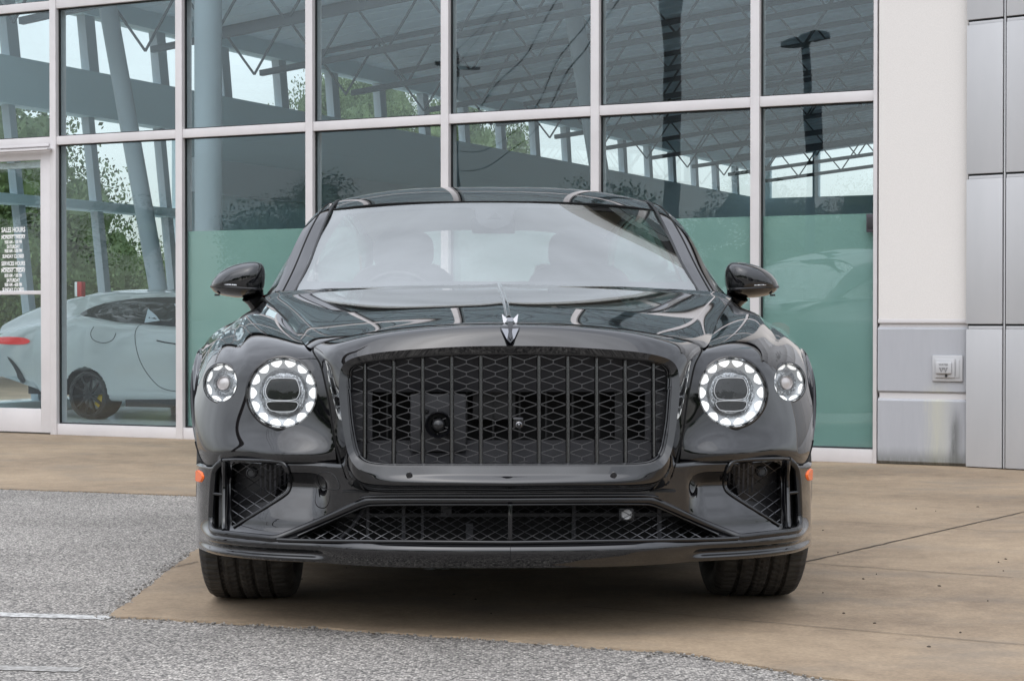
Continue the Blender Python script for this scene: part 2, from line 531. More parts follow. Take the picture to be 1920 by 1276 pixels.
def basepaint():
    """blue grey painted base with stucco bump, a pale run-off streak and dirt at the foot"""
    m = mat('blue_grey_base', (.36, .38, .43), .8)
    t = m.node_tree; b = bsdf(m)
    tcn = N(t, 'ShaderNodeTexCoord'); sx = N(t, 'ShaderNodeSeparateXYZ'); t.links.new(tcn.outputs['Object'], sx.inputs[0])
    nz = N(t, 'ShaderNodeTexNoise'); nz.inputs['Scale'].default_value = 9; nz.inputs['Detail'].default_value = 8; nz.inputs['Roughness'].default_value = .7
    mpn = N(t, 'ShaderNodeMapping'); mpn.inputs['Scale'].default_value = (4.5, 1, .5)
    t.links.new(tcn.outputs['Object'], mpn.inputs[0]); t.links.new(mpn.outputs[0], nz.inputs['Vector'])
    return m, t, b, sx, nz
M['foliage'] = tex(mat('leaf_green', (.06, .1, .035), .6), .6, (.04, .075, .02), (.14, .20, .07), detail=4)
M['bark'] = tex(mat('bark', (.1, .08, .06), .9), 12, (.06, .05, .04), (.16, .13, .1))
M['pole'] = mat('weathered_pole', (.12, .1, .085), .8)
M['wire'] = mat('cable_black', (.02, .02, .02), .6)
M['coupewhite'] = mat('white_car_paint', (.46, .475, .465), .12, coat=1.0)
M['coupeglass'] = mat('coupe_dark_glass', (.02, .022, .024), .04, ior=1.6)
M['taillight'] = mat('tail_lamp_red', (.55, .02, .02), .15, emis=(1, .03, .02), es=.25)
M['yellow'] = mat('yellow_caliper', (.75, .5, .03), .4)

# ================================================================== GROUND
def sheet(name, pts, z, m, label=None):
    me = bpy.data.meshes.new(name)
    me.from_pydata([(p[0], p[1], z) for p in pts], [], [tuple(range(len(pts)))])
    me.materials.append(m)
    o = bpy.data.objects.new(name, me); COL.objects.link(o)
    return tag(o, label, kind='structure')
sheet('ground', [(-400, -400), (400, -400), (400, 400), (-400, 400)], 0.0, M['asphalt'], 'grey asphalt with exposed aggregate around the car')
def rough_edge(a, b, amp=.012, step=.02, seed=1):
    r = np.random.default_rng(seed)
    a = np.array(a[:2]); b = np.array(b[:2])
    n = max(2, int(np.linalg.norm(b - a) / step))
    d = (b - a) / np.linalg.norm(b - a); nn = np.array([-d[1], d[0]])
    k = np.convolve(r.normal(0, 1, n + 9), np.ones(5) / 5, 'same')[:n] * amp + r.normal(0, amp * .35, n)
    k[0] = k[-1] = 0
    return [a + (b - a) * i / (n - 1) + nn * k[i] for i in range(n)]
g = lambda px, py: ground(px, py)[:2]
c0 = g(205, 1157); c1 = g(640, 1181); c2 = g(1280, 1226); c3 = g(1545, 1273)
dfar = (c2 - c0) / np.linalg.norm(c2 - c0)
e0 = g(365, 1035); e1 = np.array([-1.22, 9.05]); u0 = g(365, 930); u1 = g(0, 917)
uv = (u1 - u0) / np.linalg.norm(u1 - u0)
pad = rough_edge(c0, c1, seed=2) + rough_edge(c1, c2, seed=3)[1:] + rough_edge(c2, c3, seed=4)[1:]
pad += [c3 + np.array([6.0, -3.3]), c3 + np.array([16, -4.0]), (22, 24), (-20, 30), u0 + uv * 16]
pad += rough_edge(u0 + uv * 14, u0, .006, .06, 5) + rough_edge(u0, e1, .006, .05, 6)[1:]
pad += rough_edge(e1, e0, .008, .03, 7)[1:] + rough_edge(e0, c0, .007, .015, 8)[1:-1]
from mathutils.geometry import delaunay_2d_cdt
cd = delaunay_2d_cdt([Vector((float(p[0]), float(p[1]))) for p in pad], [], [list(range(len(pad)))], 1, 1e-6)
bm = bmesh.new()
vs = [bm.verts.new((p[0], p[1], 0.006)) for p in cd[0]]
for q in cd[2]:
    bm.faces.new([vs[i] for i in q])
bmesh.ops.recalc_face_normals(bm, faces=bm.faces[:])
for q in bm.faces:
    if q.normal.z < 0: q.normal_flip()
for e in [q for q in bm.edges if len(q.link_faces) == 1]:
    a, b = e.verts
    c = bm.verts.new((a.co.x, a.co.y, -.02)); d = bm.verts.new((b.co.x, b.co.y, -.02))
    bm.faces.new((a, b, d, c))
me = bpy.data.meshes.new('concrete_pad'); bm.to_mesh(me); bm.free(); me.materials.append(M['concrete'])
o = bpy.data.objects.new('concrete_pad', me); COL.objects.link(o); tag(o, 'tan stained concrete apron under the car', kind='structure')
def joint(p, q, wd=.007, ext=(0, 0)):
    a = g(*p); b = g(*q); d = (b - a) / np.linalg.norm(b - a); n = np.array([-d[1], d[0]])
    a = a - d * ext[0]; b = b + d * ext[1]
    L = np.linalg.norm(b - a); k = max(6, int(L / .06)); r = np.random.default_rng(int(abs(p[0]) + p[1]))
    A = []
    for i in range(k):
        c = a + (b - a) * i / (k - 1) + n * r.normal(0, wd * .16)
        ww = wd * (.5 + r.uniform(-.12, .14))
        A.append([(*(c - n * ww), .0085), (*(c + n * ww), .0085)])
    o = MB().grid(np.array(A), flip=True).obj('concrete_joint', M['joint'], smooth=False)
    tag(o, None, kind='structure')
joint((1520, 1054), (1920, 962), .009, (.12, 3))
joint((1500, 1058), (1900, 1086), .005, (0, 0))
joint((1530, 977), (1900, 1001), .004, (0, 2))
joint((1440, 1171), (1920, 1213), .004, (.6, 1))
joint((300, 1072), (371, 1056), .005)
# small debris: fallen leaf scraps, pebbles lie on the concrete
dm = MB(); r = random.Random(4)
for k in range(46):
    p = g(r.uniform(380, 1900), r.uniform(930, 1230))
    if p[1] < 4.6 + max(0, (0.77 - p[0])) * .35: continue
    s = r.uniform(.003, .008); a = r.uniform(0, PI)
    dm.lathe([(0, .004), (s, .002), (s * .8, 0)], 5, Matrix.Translation((p[0], p[1], .0065)) @ Matrix.Rotation(a, 4, 'Z') @ Matrix.Diagonal((1, .6, 1, 1)))
tag(dm.obj('grit', M['joint'], smooth=False), 'dark specks of grit strewn on the concrete', kind='stuff')
# loose stones along the broken edge of the asphalt
gv = MB(); r = random.Random(9)
edge_pts = [c0 + (c1 - c0) * t for t in np.linspace(0, 1, 60)] + [c1 + (c2 - c1) * t for t in np.linspace(0, 1, 60)] + [c2 + (c3 - c2) * t for t in np.linspace(0, 1, 30)] + [e0 + (c0 - e0) * t for t in np.linspace(0, 1, 70)] + [u0 + (u1 - u0) * t for t in np.linspace(0, 1, 40)]
for p in edge_pts:
    for k in range(4):
        s_ = abs(r.gauss(.002, .0016)) + .0012; x = p[0] + r.gauss(0, .022); y = p[1] + r.gauss(0, .020)
        gv.lathe([(0, .003 + s_ * .7), (s_, .002 + s_ * .4), (s_ * .8, .001)], 5, Matrix.Translation((x, y, 0)) @ Matrix.Rotation(r.uniform(0, 3), 4, 'Z') @ Matrix.Diagonal((1, r.uniform(.6, 1), 1, 1)))
M['stone'] = tex(mat('edge_gravel', (.3, .28, .25), .9), 90, (.08, .075, .07), (.36, .335, .30), .35, .65)
tag(gv.obj('gravel', M['stone'], smooth=False), 'loose small stones along the edge between asphalt and concrete', kind='stuff')
# chalky white scuff under the nose
sm = MB(); cc = g(824, 1069)
for k in range(34):
    x = cc[0] + r.gauss(0, .035); y = cc[1] + r.gauss(0, .02); s = r.uniform(.003, .010)
    sm.lathe([(0, .003), (s, .001)], 6, Matrix.Translation((x, y, .0075)) @ Matrix.Diagonal((1.6, .6, 1, 1)))
tag(sm.obj('scuff_mark', M['white'], smooth=False), 'small chalky white scuff on the concrete under the nose', kind='stuff')
# white parking lines
def strip(name, pts, wd, z, m, label):
    A = []
    for i, p in enumerate(pts):
        d = np.array(pts[min(i + 1, len(pts) - 1)]) - np.array(pts[max(i - 1, 0)]); d = d / np.linalg.norm(d); n = np.array([-d[1], d[0]])
        jj = rng.normal(0, wd * .05)
        A.append([(*(np.array(p) - n * (wd * .5 + jj)), z), (*(np.array(p) + n * (wd * .5 + jj)), z)])
    tag(MB().grid(np.array(A), flip=True).obj(name, m, smooth=False), label, kind='structure')
l0 = g(0, 1152); l1 = g(208, 1158)
strip('painted_line', [l0 + (l1 - l0) * t for t in np.linspace(-6, 1, 160)], .07, .0022, M['roadpaint'], 'worn white parking line ending at the concrete corner')
l2 = g(0, 1252); l3 = g(150, 1256)
M['roadpaint2'] = tex(mat('faded_road_paint', (.5, .5, .48), .8), 60, (.24, .228, .21), (.42, .41, .39), .45, .62)
strip('painted_line', [l2 + (l3 - l2) * t for t in np.linspace(-5, 1, 90)], .06, .0022, M['roadpaint2'], 'faded white line at the near left')

# ================================================================== SHOWROOM BUILDING
A0 = ground(225, 819); B0 = ground(1643, 869)
fv = (B0 - A0); fv[2] = 0; fv /= np.linalg.norm(fv)
nv = np.array([-fv[1], fv[0], 0])              # into the building
ANG = math.atan2(fv[1], fv[0])
def fs(px, py=430, off=0.0):
    """photo pixel -> (s, z) on the facade plane shifted off metres inwards"""
    d = ray(px, py); p0 = A0 + nv * off
    t = np.dot(p0 - CAMP, nv) / np.dot(d, nv)
    q = CAMP + d * t - A0
    return np.dot(q, fv), (CAMP + d * t)[2]
def loc(s, o, z):
    return (s, o, z)
bld = empty('showroom_building', (A0[0], A0[1], 0), ANG, 'car dealership showroom with tall green glass front and white stucco pier', 'building')
MUL = [fs(x)[0] for x in (108, 343.5, 587, 840.5, 1121, 1420)]
SEND = fs(1648.5, 430)[0]
TOP = 4.62
ZT = [0.045, 2.265, 3.31]
step = (MUL[-1] - MUL[0]) / 5
sl = MUL[0] - 1.95                           # door bay
muls = [sl - 2 * step, sl - step, sl] + MUL
for s in muls + [SEND - .012]:
    wd = .03 if s < SEND - .1 else .012
    MB().bbox((s - wd, -.055, 0.006), (s + wd, .07, TOP), .003).obj('mullion', M['alu'], bld)
edges = muls + [SEND]
DOORBAY = 2
for i in range(len(edges) - 1):
    a = edges[i] + .03; b = edges[i + 1] - (.03 if i < len(edges) - 2 else .024)
    for k, z in enumerate(ZT):
        if i == DOORBAY and k == 0: continue
        h = .0325 if k else .045
        MB().bbox((a, -.047, max(z - h, .006)), (b, .06, z + h), .003).obj('transom', M['alu'], bld)
    zz = ZT + [TOP + .03]
    for k in range(len(ZT)):
        if i == DOORBAY and k == 0: continue
        z0 = zz[k] + (.0325 if k else .045); z1 = zz[k + 1] - .0325
        # pane, then its black gasket
        q = MB().box((a + .001, .0, z0 + .001), (b - .001, .006, z1 - .001)).obj('glass_pane', M['pane'], bld, smooth=False)
        gk = MB()
        t = .009
        gk.box((a + .001, -.02, z0 + .001), (a + t, -.001, z1 - .001)).box((b - t, -.02, z0 + .001), (b - .001, -.001, z1 - .001))
        gk.box((a + t, -.02, z0 + .001), (b - t, -.001, z0 + t)).box((a + t, -.02, z1 - t), (b - t, -.001, z1 - .001))
        gk.obj('gasket', M['gasket'], q, smooth=False)
# frosted film on the inside of the lower panes from the third bay on
for i in range(len(edges) - 1):
    if edges[i] < MUL[1] - .01: continue
    a = edges[i] + .034; b = edges[i + 1] - .03
    MB().box((a, .012, .1), (b, .014, 1.545)).obj('frosted_film', M['film'], bld, smooth=False)

# door (its right leaf is in view) with hours lettering
dr = edges[DOORBAY + 1] - .03; dl = edges[DOORBAY] + .03; dm_ = (dl + dr) / 2
ztop = fs(90, 280)[1]
MB().bbox((dl, -.06, ztop + .035), (dr, .06, 2.23), .004).obj('door_header', M['alu'], bld)
MB().bbox((dl - .03, -.12, 2.19), (dr + .035, -.061, 2.205), .003).obj('drip_flashing', M['trimwhite'], bld)
def door(name, a, b):
    d = empty(name, parent=bld)
    st = .10; zb = .20; z0 = .018; z1 = ztop + .028
    fm = MB()
    fm.bbox((a + .004, -.045, z0), (a + st, .005, z1), .003).bbox((b - st, -.045, z0), (b - .004, .005, z1), .003)
    fm.bbox((a + st + .0005, -.044, z0), (b - st - .0005, .004, zb), .003).bbox((a + st + .0005, -.044, z1 - .11), (b - st - .0005, .004, z1), .003)
    fm.obj('door_frame', M['alu'], d)
    MB().box((a + st, -.016, zb), (b - st, -.010, z1 - .11)).obj('door_glass', M['pane'], d, smooth=False)
    MB().bbox((a + st, -.03, 1.085), (b - st, -.018, 1.115), .004).obj('push_rail', M['alu'], d)
    MB().box((a + st + .0, .03, z1 - .16), (b - st - .02, .08, z1 - .115)).obj('door_closer', M['white'], d, smooth=False)
    return d
door('entrance_door', dl, dm_ - .002)
rd = door('entrance_door', dm_ + .002, dr)
MB().bbox((dm_ + .17, -.047, .09), (dm_ + .18, -.0445, .12), .001).obj('lock', M['black'], rd)
MB().bbox((dr - .10 + .05, -.0465, .085), (dr - .04, -.0455, .11), .001)
def text(body, s, z, h, parent, m, off=-.019, sx=.8, bold=.0, name='lettering', rot=None, align='CENTER'):
    cu = bpy.data.curves.new(name, 'FONT')
    cu.body = body; cu.size = h / .72; cu.align_x = align; cu.align_y = 'BOTTOM'; cu.offset = bold; cu.extrude = .0004
    tmp = bpy.data.objects.new(name, cu)
    me = bpy.data.meshes.new_from_object(tmp); bpy.data.objects.remove(tmp)
    me.name = name; me.materials.clear(); me.materials.append(m)
    o = bpy.data.objects.new(name, me); COL.objects.link(o)
    o.parent = parent; o.location = (s, off, z); o.rotation_euler = (PI / 2, 0, 0); o.scale = (sx, 1, 1)
    return o
hours = [('SALES HOURS', 437.5, 9.2, .85), ('MONDAY - FRIDAY', 449.3, 7.0, .80), ('9:00 AM - 6:00 PM', 458.2, 6.4, .72), ('SATURDAY', 467.0, 6.4, .8),
         ('9:00 AM - 5:00 PM', 474.8, 6.4, .72), ('SUNDAY CLOSED', 485.2, 6.8, .8), ('SERVICES HOURS', 499.5, 7.8, .80), ('MONDAY - FRIDAY', 512, 7.0, .80),
         ('8:00 AM - 6:00 PM', 521, 6.4, .72), ('SATURDAY', 530, 6.6, .8), ('9:00 AM - 4:00 PM', 538.2, 6.4, .72), ('SUNDAY CLOSED', 547.8, 6.8, .8)]
for body, py, hp, sx in hours:
    s_, z_ = fs(25, py, -.017); _, z2 = fs(25, py - hp, -.017)
    text(body, s_, z_, (z2 - z_), rd, M['letter'], -.0175, sx * .86, .0012)
for py in (441.5, 502.5):
    sa, za = fs(5, py, -.017); sb, _ = fs(46, py, -.017)
    MB().box((sa, -.0185, za - .004), (sb, -.0165, za + .004)).obj('lettering_rule', M['letter'], rd, smooth=False)

# stucco pier with painted base and grooves
pa = fs(1652, 400)[0]; pb = fs(1824, 500)[0] + .12
ya = -.055
zg1 = .425; zg2 = .862
pr = MB().box((pa, ya, zg2 + .03), (pb, .6, TOP))
pr.obj('stucco_pier', M['stucco'], bld, smooth=False)
bmn, t_, b_, sx_, nz_ = basepaint()
s_st = fs(1757, 800)[0]; s_e = fs(1795, 820)[0]
def mth(op, *a):
    n = N(t_, 'ShaderNodeMath', operation=op)
    for i, x in enumerate(a):
        if isinstance(x, (int, float)): n.inputs[i].default_value = x
        else: t_.links.new(x, n.inputs[i])
    return n.outputs[0]
def band(v, c, hw, soft):
    d = mth('ABSOLUTE', mth('SUBTRACT', v, c))
    n = N(t_, 'ShaderNodeMapRange'); n.interpolation_type = 'SMOOTHSTEP'
    n.inputs['From Min'].default_value = hw + soft; n.inputs['From Max'].default_value = hw - soft
    t_.links.new(d, n.inputs['Value']); return n.outputs[0]
wob = mth('MULTIPLY_ADD', nz_.outputs['Fac'], .06, -.03)
X = mth('ADD', sx_.outputs['X'], wob); Z = sx_.outputs['Z']
streak = mth('MULTIPLY', band(mth('ADD', X, mth('MULTIPLY', wob, 1.2)), s_st + .02, .05, .06), band(Z, .22, .25, .08))
dark = mth('MULTIPLY', band(X, s_e, .025, .03), band(mth('ADD', Z, wob), .10, .22, .10))
foot = mth('MULTIPLY', band(mth('ADD', Z, mth('MULTIPLY', wob, 1.4)), .0, .075, .05), nz_.outputs['Fac'])
def mix(fac, a, b):
    n = N(t_, 'ShaderNodeMix', data_type='RGBA'); t_.links.new(fac, n.inputs[0])
    for x, i in ((a, 6), (b, 7)):
        if isinstance(x, tuple): n.inputs[i].default_value = (*x, 1)
        else: t_.links.new(x, n.inputs[i])
    return n.outputs[2]
basec = mix(nz_.outputs['Fac'], (.37, .378, .405), (.44, .448, .47))
c_ = mix(mth('MULTIPLY', mth('MULTIPLY', streak, nz_.outputs['Fac']), 1.8), basec, (.47, .47, .41))
c_ = mix(mth('MULTIPLY', mth('MULTIPLY', dark, nz_.outputs['Fac']), 1.7), c_, (.12, .125, .12))
c_ = mix(mth('MULTIPLY', foot, 1.3), c_, (.12, .125, .11))
t_.links.new(c_, b_.inputs['Base Color'])
n2 = N(t_, 'ShaderNodeTexNoise'); n2.inputs['Scale'].default_value = 170
bn = N(t_, 'ShaderNodeBump'); bn.inputs['Strength'].default_value = .35; bn.inputs['Distance'].default_value = .004
t_.links.new(n2.outputs['Fac'], bn.inputs['Height']); t_.links.new(bn.outputs[0], b_.inputs['Normal'])
def bev(z0, z1, m, name):
    """pier course with bevelled top and bottom edges"""
    bvl = .018
    prof = [(ya + bvl, z0), (ya - .002, z0 + bvl), (ya - .002, z1 - bvl), (ya + bvl, z1), (.59, z1), (.59, z0)]
    MB().prism([(p[0], p[1]) for p in prof], pa - .004, pb, lambda y, z, s: (s, y, z)).obj(name, m, bld, smooth=False)
bev(.008, zg1 - .012, bmn, 'pier_base')
bev(zg1 + .012, zg2 - .012, bmn, 'pier_base')
MB().box((pa + .004, ya + .012, .02), (pb - .01, .58, zg2 + .03)).obj('pier_core', M['trimwhite'], bld, smooth=False)
MB().bbox((pa - .003, ya - .004, zg2 + .006), (pb, .595, zg2 + .0295), .004).obj('pier_moulding', M['trimwhite'], bld)
# moss at the foot
ms = MB(); rr = random.Random(3)
for k in range(240):
    s_ = rr.uniform(pa, pb); y_ = ya - .004 - abs(rr.gauss(0, .008)); q = rr.uniform(.003, .011)
    if rr.random() > .35 + .6 * (math.sin(s_ * 37) > .2): continue
    ms.lathe([(0, q), (q, q * .4), (q * .8, 0)], 5, Matrix.Translation((s_, y_, .006)) @ Matrix.Rotation(rr.uniform(0, 3), 4, 'Z'))
tag(ms.obj('moss', tex(mat('moss_green', (.05, .07, .025), .95), 30, (.03, .045, .015), (.10, .10, .05)), smooth=False), 'patchy moss along the foot of the stucco pier', kind='stuff')

# metal cladding beyond the pier, turned a little toward the street
sc0 = fs(1818, 700)[0]
clad = empty('metal_cladding', (sc0, ya - .05, 0), R(-11), parent=bld)
zj = [.012, fs(1850, 612)[1] - .0, fs(1850, 333)[1], fs(1850, 46)[1]]
zj += [zj[-1] + (zj[2] - zj[1]), zj[-1] + 2 * (zj[2] - zj[1])]
wp = .30
xs = [0.0, .235, 1.55, 2.9, 4.3]
MB().box((.003, .02, .01), (4.3, .3, TOP - .2)).obj('cladding_backing', M['gasket'], clad, smooth=False)
for i in range(len(xs) - 1):
    for k in range(len(zj) - 1):
        MB().bbox((xs[i] + (.011 if i else .0), 0, zj[k] + (.016 if k else 0)), (xs[i + 1] - .011, .0195, zj[k + 1] - .016), .004).obj('cladding_panel', M['panel'], clad)
        MB().bbox((xs[i] + .012, .006, zj[k + 1] - .0155), (xs[i + 1] - .012, .0193, zj[k + 1] + .004), .002).obj('joint_strip', M['panel'], clad)
for x in xs[1:-1]:
    MB().box((x - .004, .006, .012), (x + .004, .0193, TOP - .3)).obj('joint_strip', M['panel'], clad, smooth=False)

# hose box on the pier base
hb = empty('hydrant_box', (A0[0] + fv[0] * 0, A0[1], 0), ANG, 'grey recessed wall hydrant box on the painted pier base', 'hydrant box')
sa, zb = fs(1749, 714, ya); sb, za = fs(1806, 666, ya)
MB().bbox((sa, ya - .016, zb), (sb, ya - .003, za), .004).obj('wall_plate', M['panel'], hb)
MB().bbox((sa + .018, ya - .026, zb + .022), (sb - .045, ya - .0165, za - .02), .004).obj('cover', M['panel'], hb)
MB().bbox((sb - .040, ya - .021, zb + .022), (sb - .020, ya - .0165, za - .025), .002).obj('side_flap', M['panel'], hb)
lid = MB().bbox((sa + .026, ya - .042, zb + .047), (sb - .062, ya - .0265, za - .040), .007).obj('lid', M['panel'], hb)
MB().lathe([(0, .006), (.007, .006), (.009, 0)], 14, Matrix.Translation(((sa + sb) / 2 - .005, ya - .0265, zb + .034)) @ Matrix.Rotation(PI / 2, 4, 'X')).obj('lock', M['black'], hb)
M['emboss'] = mat('embossed_grey', (.22, .22, .225), .5)
cx = (sa + .026 + sb - .062) / 2; cz = (zb + .047 + za - .040) / 2
text('WATER', cx, cz + .010, .013, lid, M['emboss'], ya - .0428, .9, .0004)
em = MB(); K = lambda u, v, d: (cx + u, d, cz + v)
for q in ([(-.028, .002), (-.016, .002), (-.008, -.022), (-.014, -.028)], [(-.012, .002), (.012, .002), (.006, -.018), (0, -.006), (-.006, -.018)], [(.028, .002), (.016, .002), (.008, -.022), (.014, -.028)]):
    em.prism(q, ya - .0432, ya - .0424, K)
em.obj('emblem', M['emboss'], lid, smooth=False)
# small dark device at the edge of the last pane
sa, zb = fs(1628, 436); sb, za = fs(1647, 401)
kb = empty('wall_speaker', (A0[0], A0[1], 0), ANG, 'small dark grey box on the glass edge beside the white pier', 'wall box')
MB().bbox((sa, -.05, zb), (sb - .001, -.022, za), .004).obj('case', mat('dark_grey_box', (.05, .045, .055), .5), kb)
MB().bbox((sa + .008, -.053, zb + .02), (sb - .012, -.0505, za - .02), .001).obj('grille', M['black'], kb)

DW = 20.0
pw = CAMP + ray(425, 600) * DW; pw[2] = 0
sw = np.dot(pw - A0, fv); w0 = np.dot(pw - A0, nv)           # side wall offset and the w of t=0
# roof: fascia and overhanging soffit with exposed framing
RF = TOP + .03
sR = SEND + 6.0; sL = sl - 7
MB().bbox((sL, -.55, RF + .05), (sR, -.47, RF + .34), .01).obj('fascia', M['roof'], bld)
MB().box((sw - .4, -.47, RF + .3), (sR, 17, RF + .40)).obj('roof_deck', M['soffit'], bld, smooth=False)
for s in np.arange(sL + .3, sR, 1.2):
    MB().box((s - .04, -.46, RF + .1), (s + .04, .0, RF + .298)).obj('soffit_joist', M['steel'], bld, smooth=False)
MB().box((SEND, .61, 0.006), (sR, .8, RF + .29)).obj('side_wall', M['stucco'], bld, smooth=False)

# ---- interior
dz = lambda py, D_=DW: CAMZ + (600 - py) / FPX * D_
zc0, zc1 = dz(182), dz(88)
WB = w0 + 18.2                                               # back wall
CE = zc1 + .22                                               # ceiling height at the side wall
SLOPE = .10
MB().box((sw - 2, .08, .002), (SEND + 2.2, WB + .2, .02)).obj('showroom_floor', M['floor'], bld, smooth=False)
ys = np.array([[(sw - .2, .1, CE - .06), (sw - .2, WB, CE - .06)], [(SEND + 2.3, .1, CE + SLOPE * (SEND + 2.5 - sw)), (SEND + 2.3, WB, CE + SLOPE * (SEND + 2.5 - sw))]])
cl = MB().grid(ys); cl.grid(ys + np.array([0, 0, .12]), flip=True); cl.obj('ceiling', M['ceiling'], bld, smooth=False)
# corrugated deck ribs
rb = MB()
for wq in np.arange(.6, WB, .35):
    for s0_, s1_ in ((sw, SEND + 2.2),):
        rb.beam((s0_, wq, CE - .02), (s1_, wq, CE + SLOPE * (s1_ - s0_) - .02), .16, .05)
rb.obj('ceiling_ribs', M['ceiling'], bld, smooth=False)
for wq in np.arange(1.6, WB, 1.9):
    tr = MB(); s0_ = sw + .05; s1_ = SEND + 2.1; n = 13
    za_ = lambda s: CE + SLOPE * (s - sw) - .07
    zb_ = lambda s: CE + SLOPE * (s - sw) - .62
    tr.beam((s0_, wq, za_(s0_)), (s1_, wq, za_(s1_)), .06, .06)
    tr.beam((s0_ + .5, wq, zb_(s0_ + .5)), (s1_, wq, zb_(s1_)), .06, .06)
    for k in range(n):
        sA = s0_ + (s1_ - s0_) * k / n; sB = s0_ + (s1_ - s0_) * (k + .5) / n; sC = s0_ + (s1_ - s0_) * (k + 1) / n
        tr.beam((sA, wq, za_(sA)), (sB, wq, zb_(sB)), .02, .02); tr.beam((sB, wq, zb_(sB)), (sC, wq, za_(sC)), .02, .02)
    tr.obj('roof_truss', M['steel'], bld, smooth=False)
# side wall: bulkhead, clerestory with leaning posts, lower windows toward the street
LEAN = .145
MB().box((sw - .2, .1, zc1), (sw, WB, CE + .05)).obj('wall_head', M['slate'], bld, smooth=False)
zl1 = 2.90; zl0 = 2.06
MB().box((sw - .2, .1, zl1), (sw, WB, zc0)).obj('bulkhead', M['slate'], bld, smooth=False)
wsolid = w0 - .72
MB().box((sw - .2, wsolid, .02), (sw, WB, zl1 - .001)).obj('interior_wall', M['slate'], bld, smooth=False)
MB().bbox((sw + .001, wsolid, 2.25), (sw + .14, WB, 2.62), .01).obj('interior_soffit', M['column'], bld)
MB().bbox((sw - .18, .1, zl0 - .09), (sw + .06, wsolid - .001, zl0), .005).obj('window_rail', M['slate'], bld)
MB().box((sw - .16, .1, .02), (sw + .02, wsolid - .001, .12)).obj('window_sill', M['slate'], bld, smooth=False)
wk = w0 - 6.95
k = 0
while wk < WB:
    h = zc1 - zc0
    pst = MB().beam((sw - .1, wk + .09 + LEAN * h, zc0 - .01), (sw - .1, wk + .09, zc1 + .01), .10, .15, up=(0, 1, 0))
    pst.obj('leaning_post', M['column'], bld, smooth=False)
    if wk < wsolid:
        MB().beam((sw - .1, wk + .12 + LEAN * (zl1 - .05), .1), (sw - .1, wk + .12, zl1 + .01), .09, .09, up=(0, 1, 0)).obj('leaning_post', M['column'], bld, smooth=False)
    wk += 1.15; k += 1
MB().box((sw - .105, .1, zc0), (sw - .098, WB, zc1)).obj('clerestory_glass', M['clear'], bld, smooth=False)
MB().box((sw - .105, .1, .12), (sw - .098, wsolid, zl0 - .09)).obj('side_window_glass', M['clear'], bld, smooth=False)
MB().box((sw - .105, .1, zl0), (sw - .098, wsolid, zl1)).obj('side_window_glass', M['clear'], bld, smooth=False)
# back wall with the high window
MB().box((sw, WB, .02), (SEND + 2.2, WB + .2, dz(367, 35.5))).obj('back_wall', M['slate'], bld, smooth=False)
for k, s in enumerate((sw + .25, sw + 1.25, sw + 2.55, sw + 3.9, sw + 5.2, sw + 6.5)):
    MB().box((s - .06, WB + .02, dz(367, 35.5)), (s + .06, WB + .16, 7)).obj('back_window_post', M['slate'], bld, smooth=False)
MB().box((sw, WB + .08, dz(367, 35.5)), (SEND + 2.2, WB + .088, 7)).obj('back_window_glass', M['clear'], bld, smooth=False)
MB().box((SEND + 2.2, .1, .02), (SEND + 2.4, WB, 7.6)).obj('end_wall', M['slate'], bld, smooth=False)
# round column near the glass and two leaning columns by the side wall
s_, _ = fs(391, 430, .75)
MB().lathe([(.108, .02), (.108, 6)], 28, Matrix.Translation((s_, .75, 0))).obj('round_column', M['column'], bld)
for p0_, p1_ in (((300, 560), (205, 30)), ((1130, 360), (1075, 20))):
    o_ = 2.6 if p0_[0] < 500 else 6.5
    a_ = fs(*p0_, o_); b_2 = fs(*p1_, o_)
    d_ = Vector((a_[0] - b_2[0], 0, a_[1] - b_2[1]))
    a3 = Vector((a_[0], o_, a_[1])); b3 = Vector((b_2[0], o_, b_2[1]))
    a3 = a3 + d_ * (a3.z - .02) / max(.1, (b3.z - a3.z)); b3 = b3 - d_ * .25
    MB().tube([a3, b3], (.085 if o_ < 3 else .10), 20).obj('leaning_column', M['column'], bld)
# alarm call point on the inside of the pane by the door
al = empty('fire_alarm_box', (A0[0], A0[1], 0), ANG, 'small red and white alarm box behind the glass above the white coupe', 'alarm box')
sa, zb = fs(141, 556, .06); sb, za = fs(154, 528, .06)
MB().bbox((sa + .025, .05, zb), (sb, .10, za), .004).obj('red_case', M['red'], al)
MB().bbox((sa, .052, zb), (sa + .0245, .098, za), .003).obj('white_case', M['white'], al)

# ================================================================== WHITE COUPE INSIDE
OFF = 1.55
def fo(px, py): return fs(px, py, OFF)
ws_, wz_ = fo(162, 740)
tyr = wz_ - .02
coupe = empty('sports_coupe', tuple(A0 * [1, 1, 0] + fv * ws_ + nv * (OFF + .93) + np.array([0, 0, .02])), ANG, 'white two-door sports coupe parked inside the showroom behind the glass', 'sports car')
cx_ = lambda px, py: (fo(px, py)[0] - ws_, fo(px, py)[1] - .02)
RL = np.array([(-1.35, .72)] + [cx_(*p) for p in ((0, 586), (83, 557), (139, 544.5), (181, 539.5), (226, 539), (290, 541), (335, 551))])
xe = RL[-1][0]
RL = np.concatenate([RL, [(xe + .35, RL[-1][1] - .16), (xe + .75, .80), (xe + 1.5, .72), (xe + 2.0, .60), (xe + 2.15, .45)]])
BT = np.array([(-1.35, .70), (-.75, .82)] + [cx_(*p) for p in ((141, 591), (211, 604), (335, 612.6))] + [(xe + .6, .76), (xe + 1.5, .66), (xe + 2.15, .42)])
xs_ = np.linspace(-1.35, xe + 2.15, 400)
rl = nspl(RL[:, 0], RL[:, 1:], xs_)[:, 0]; btl = np.interp(xs_, BT[:, 0], BT[:, 1])
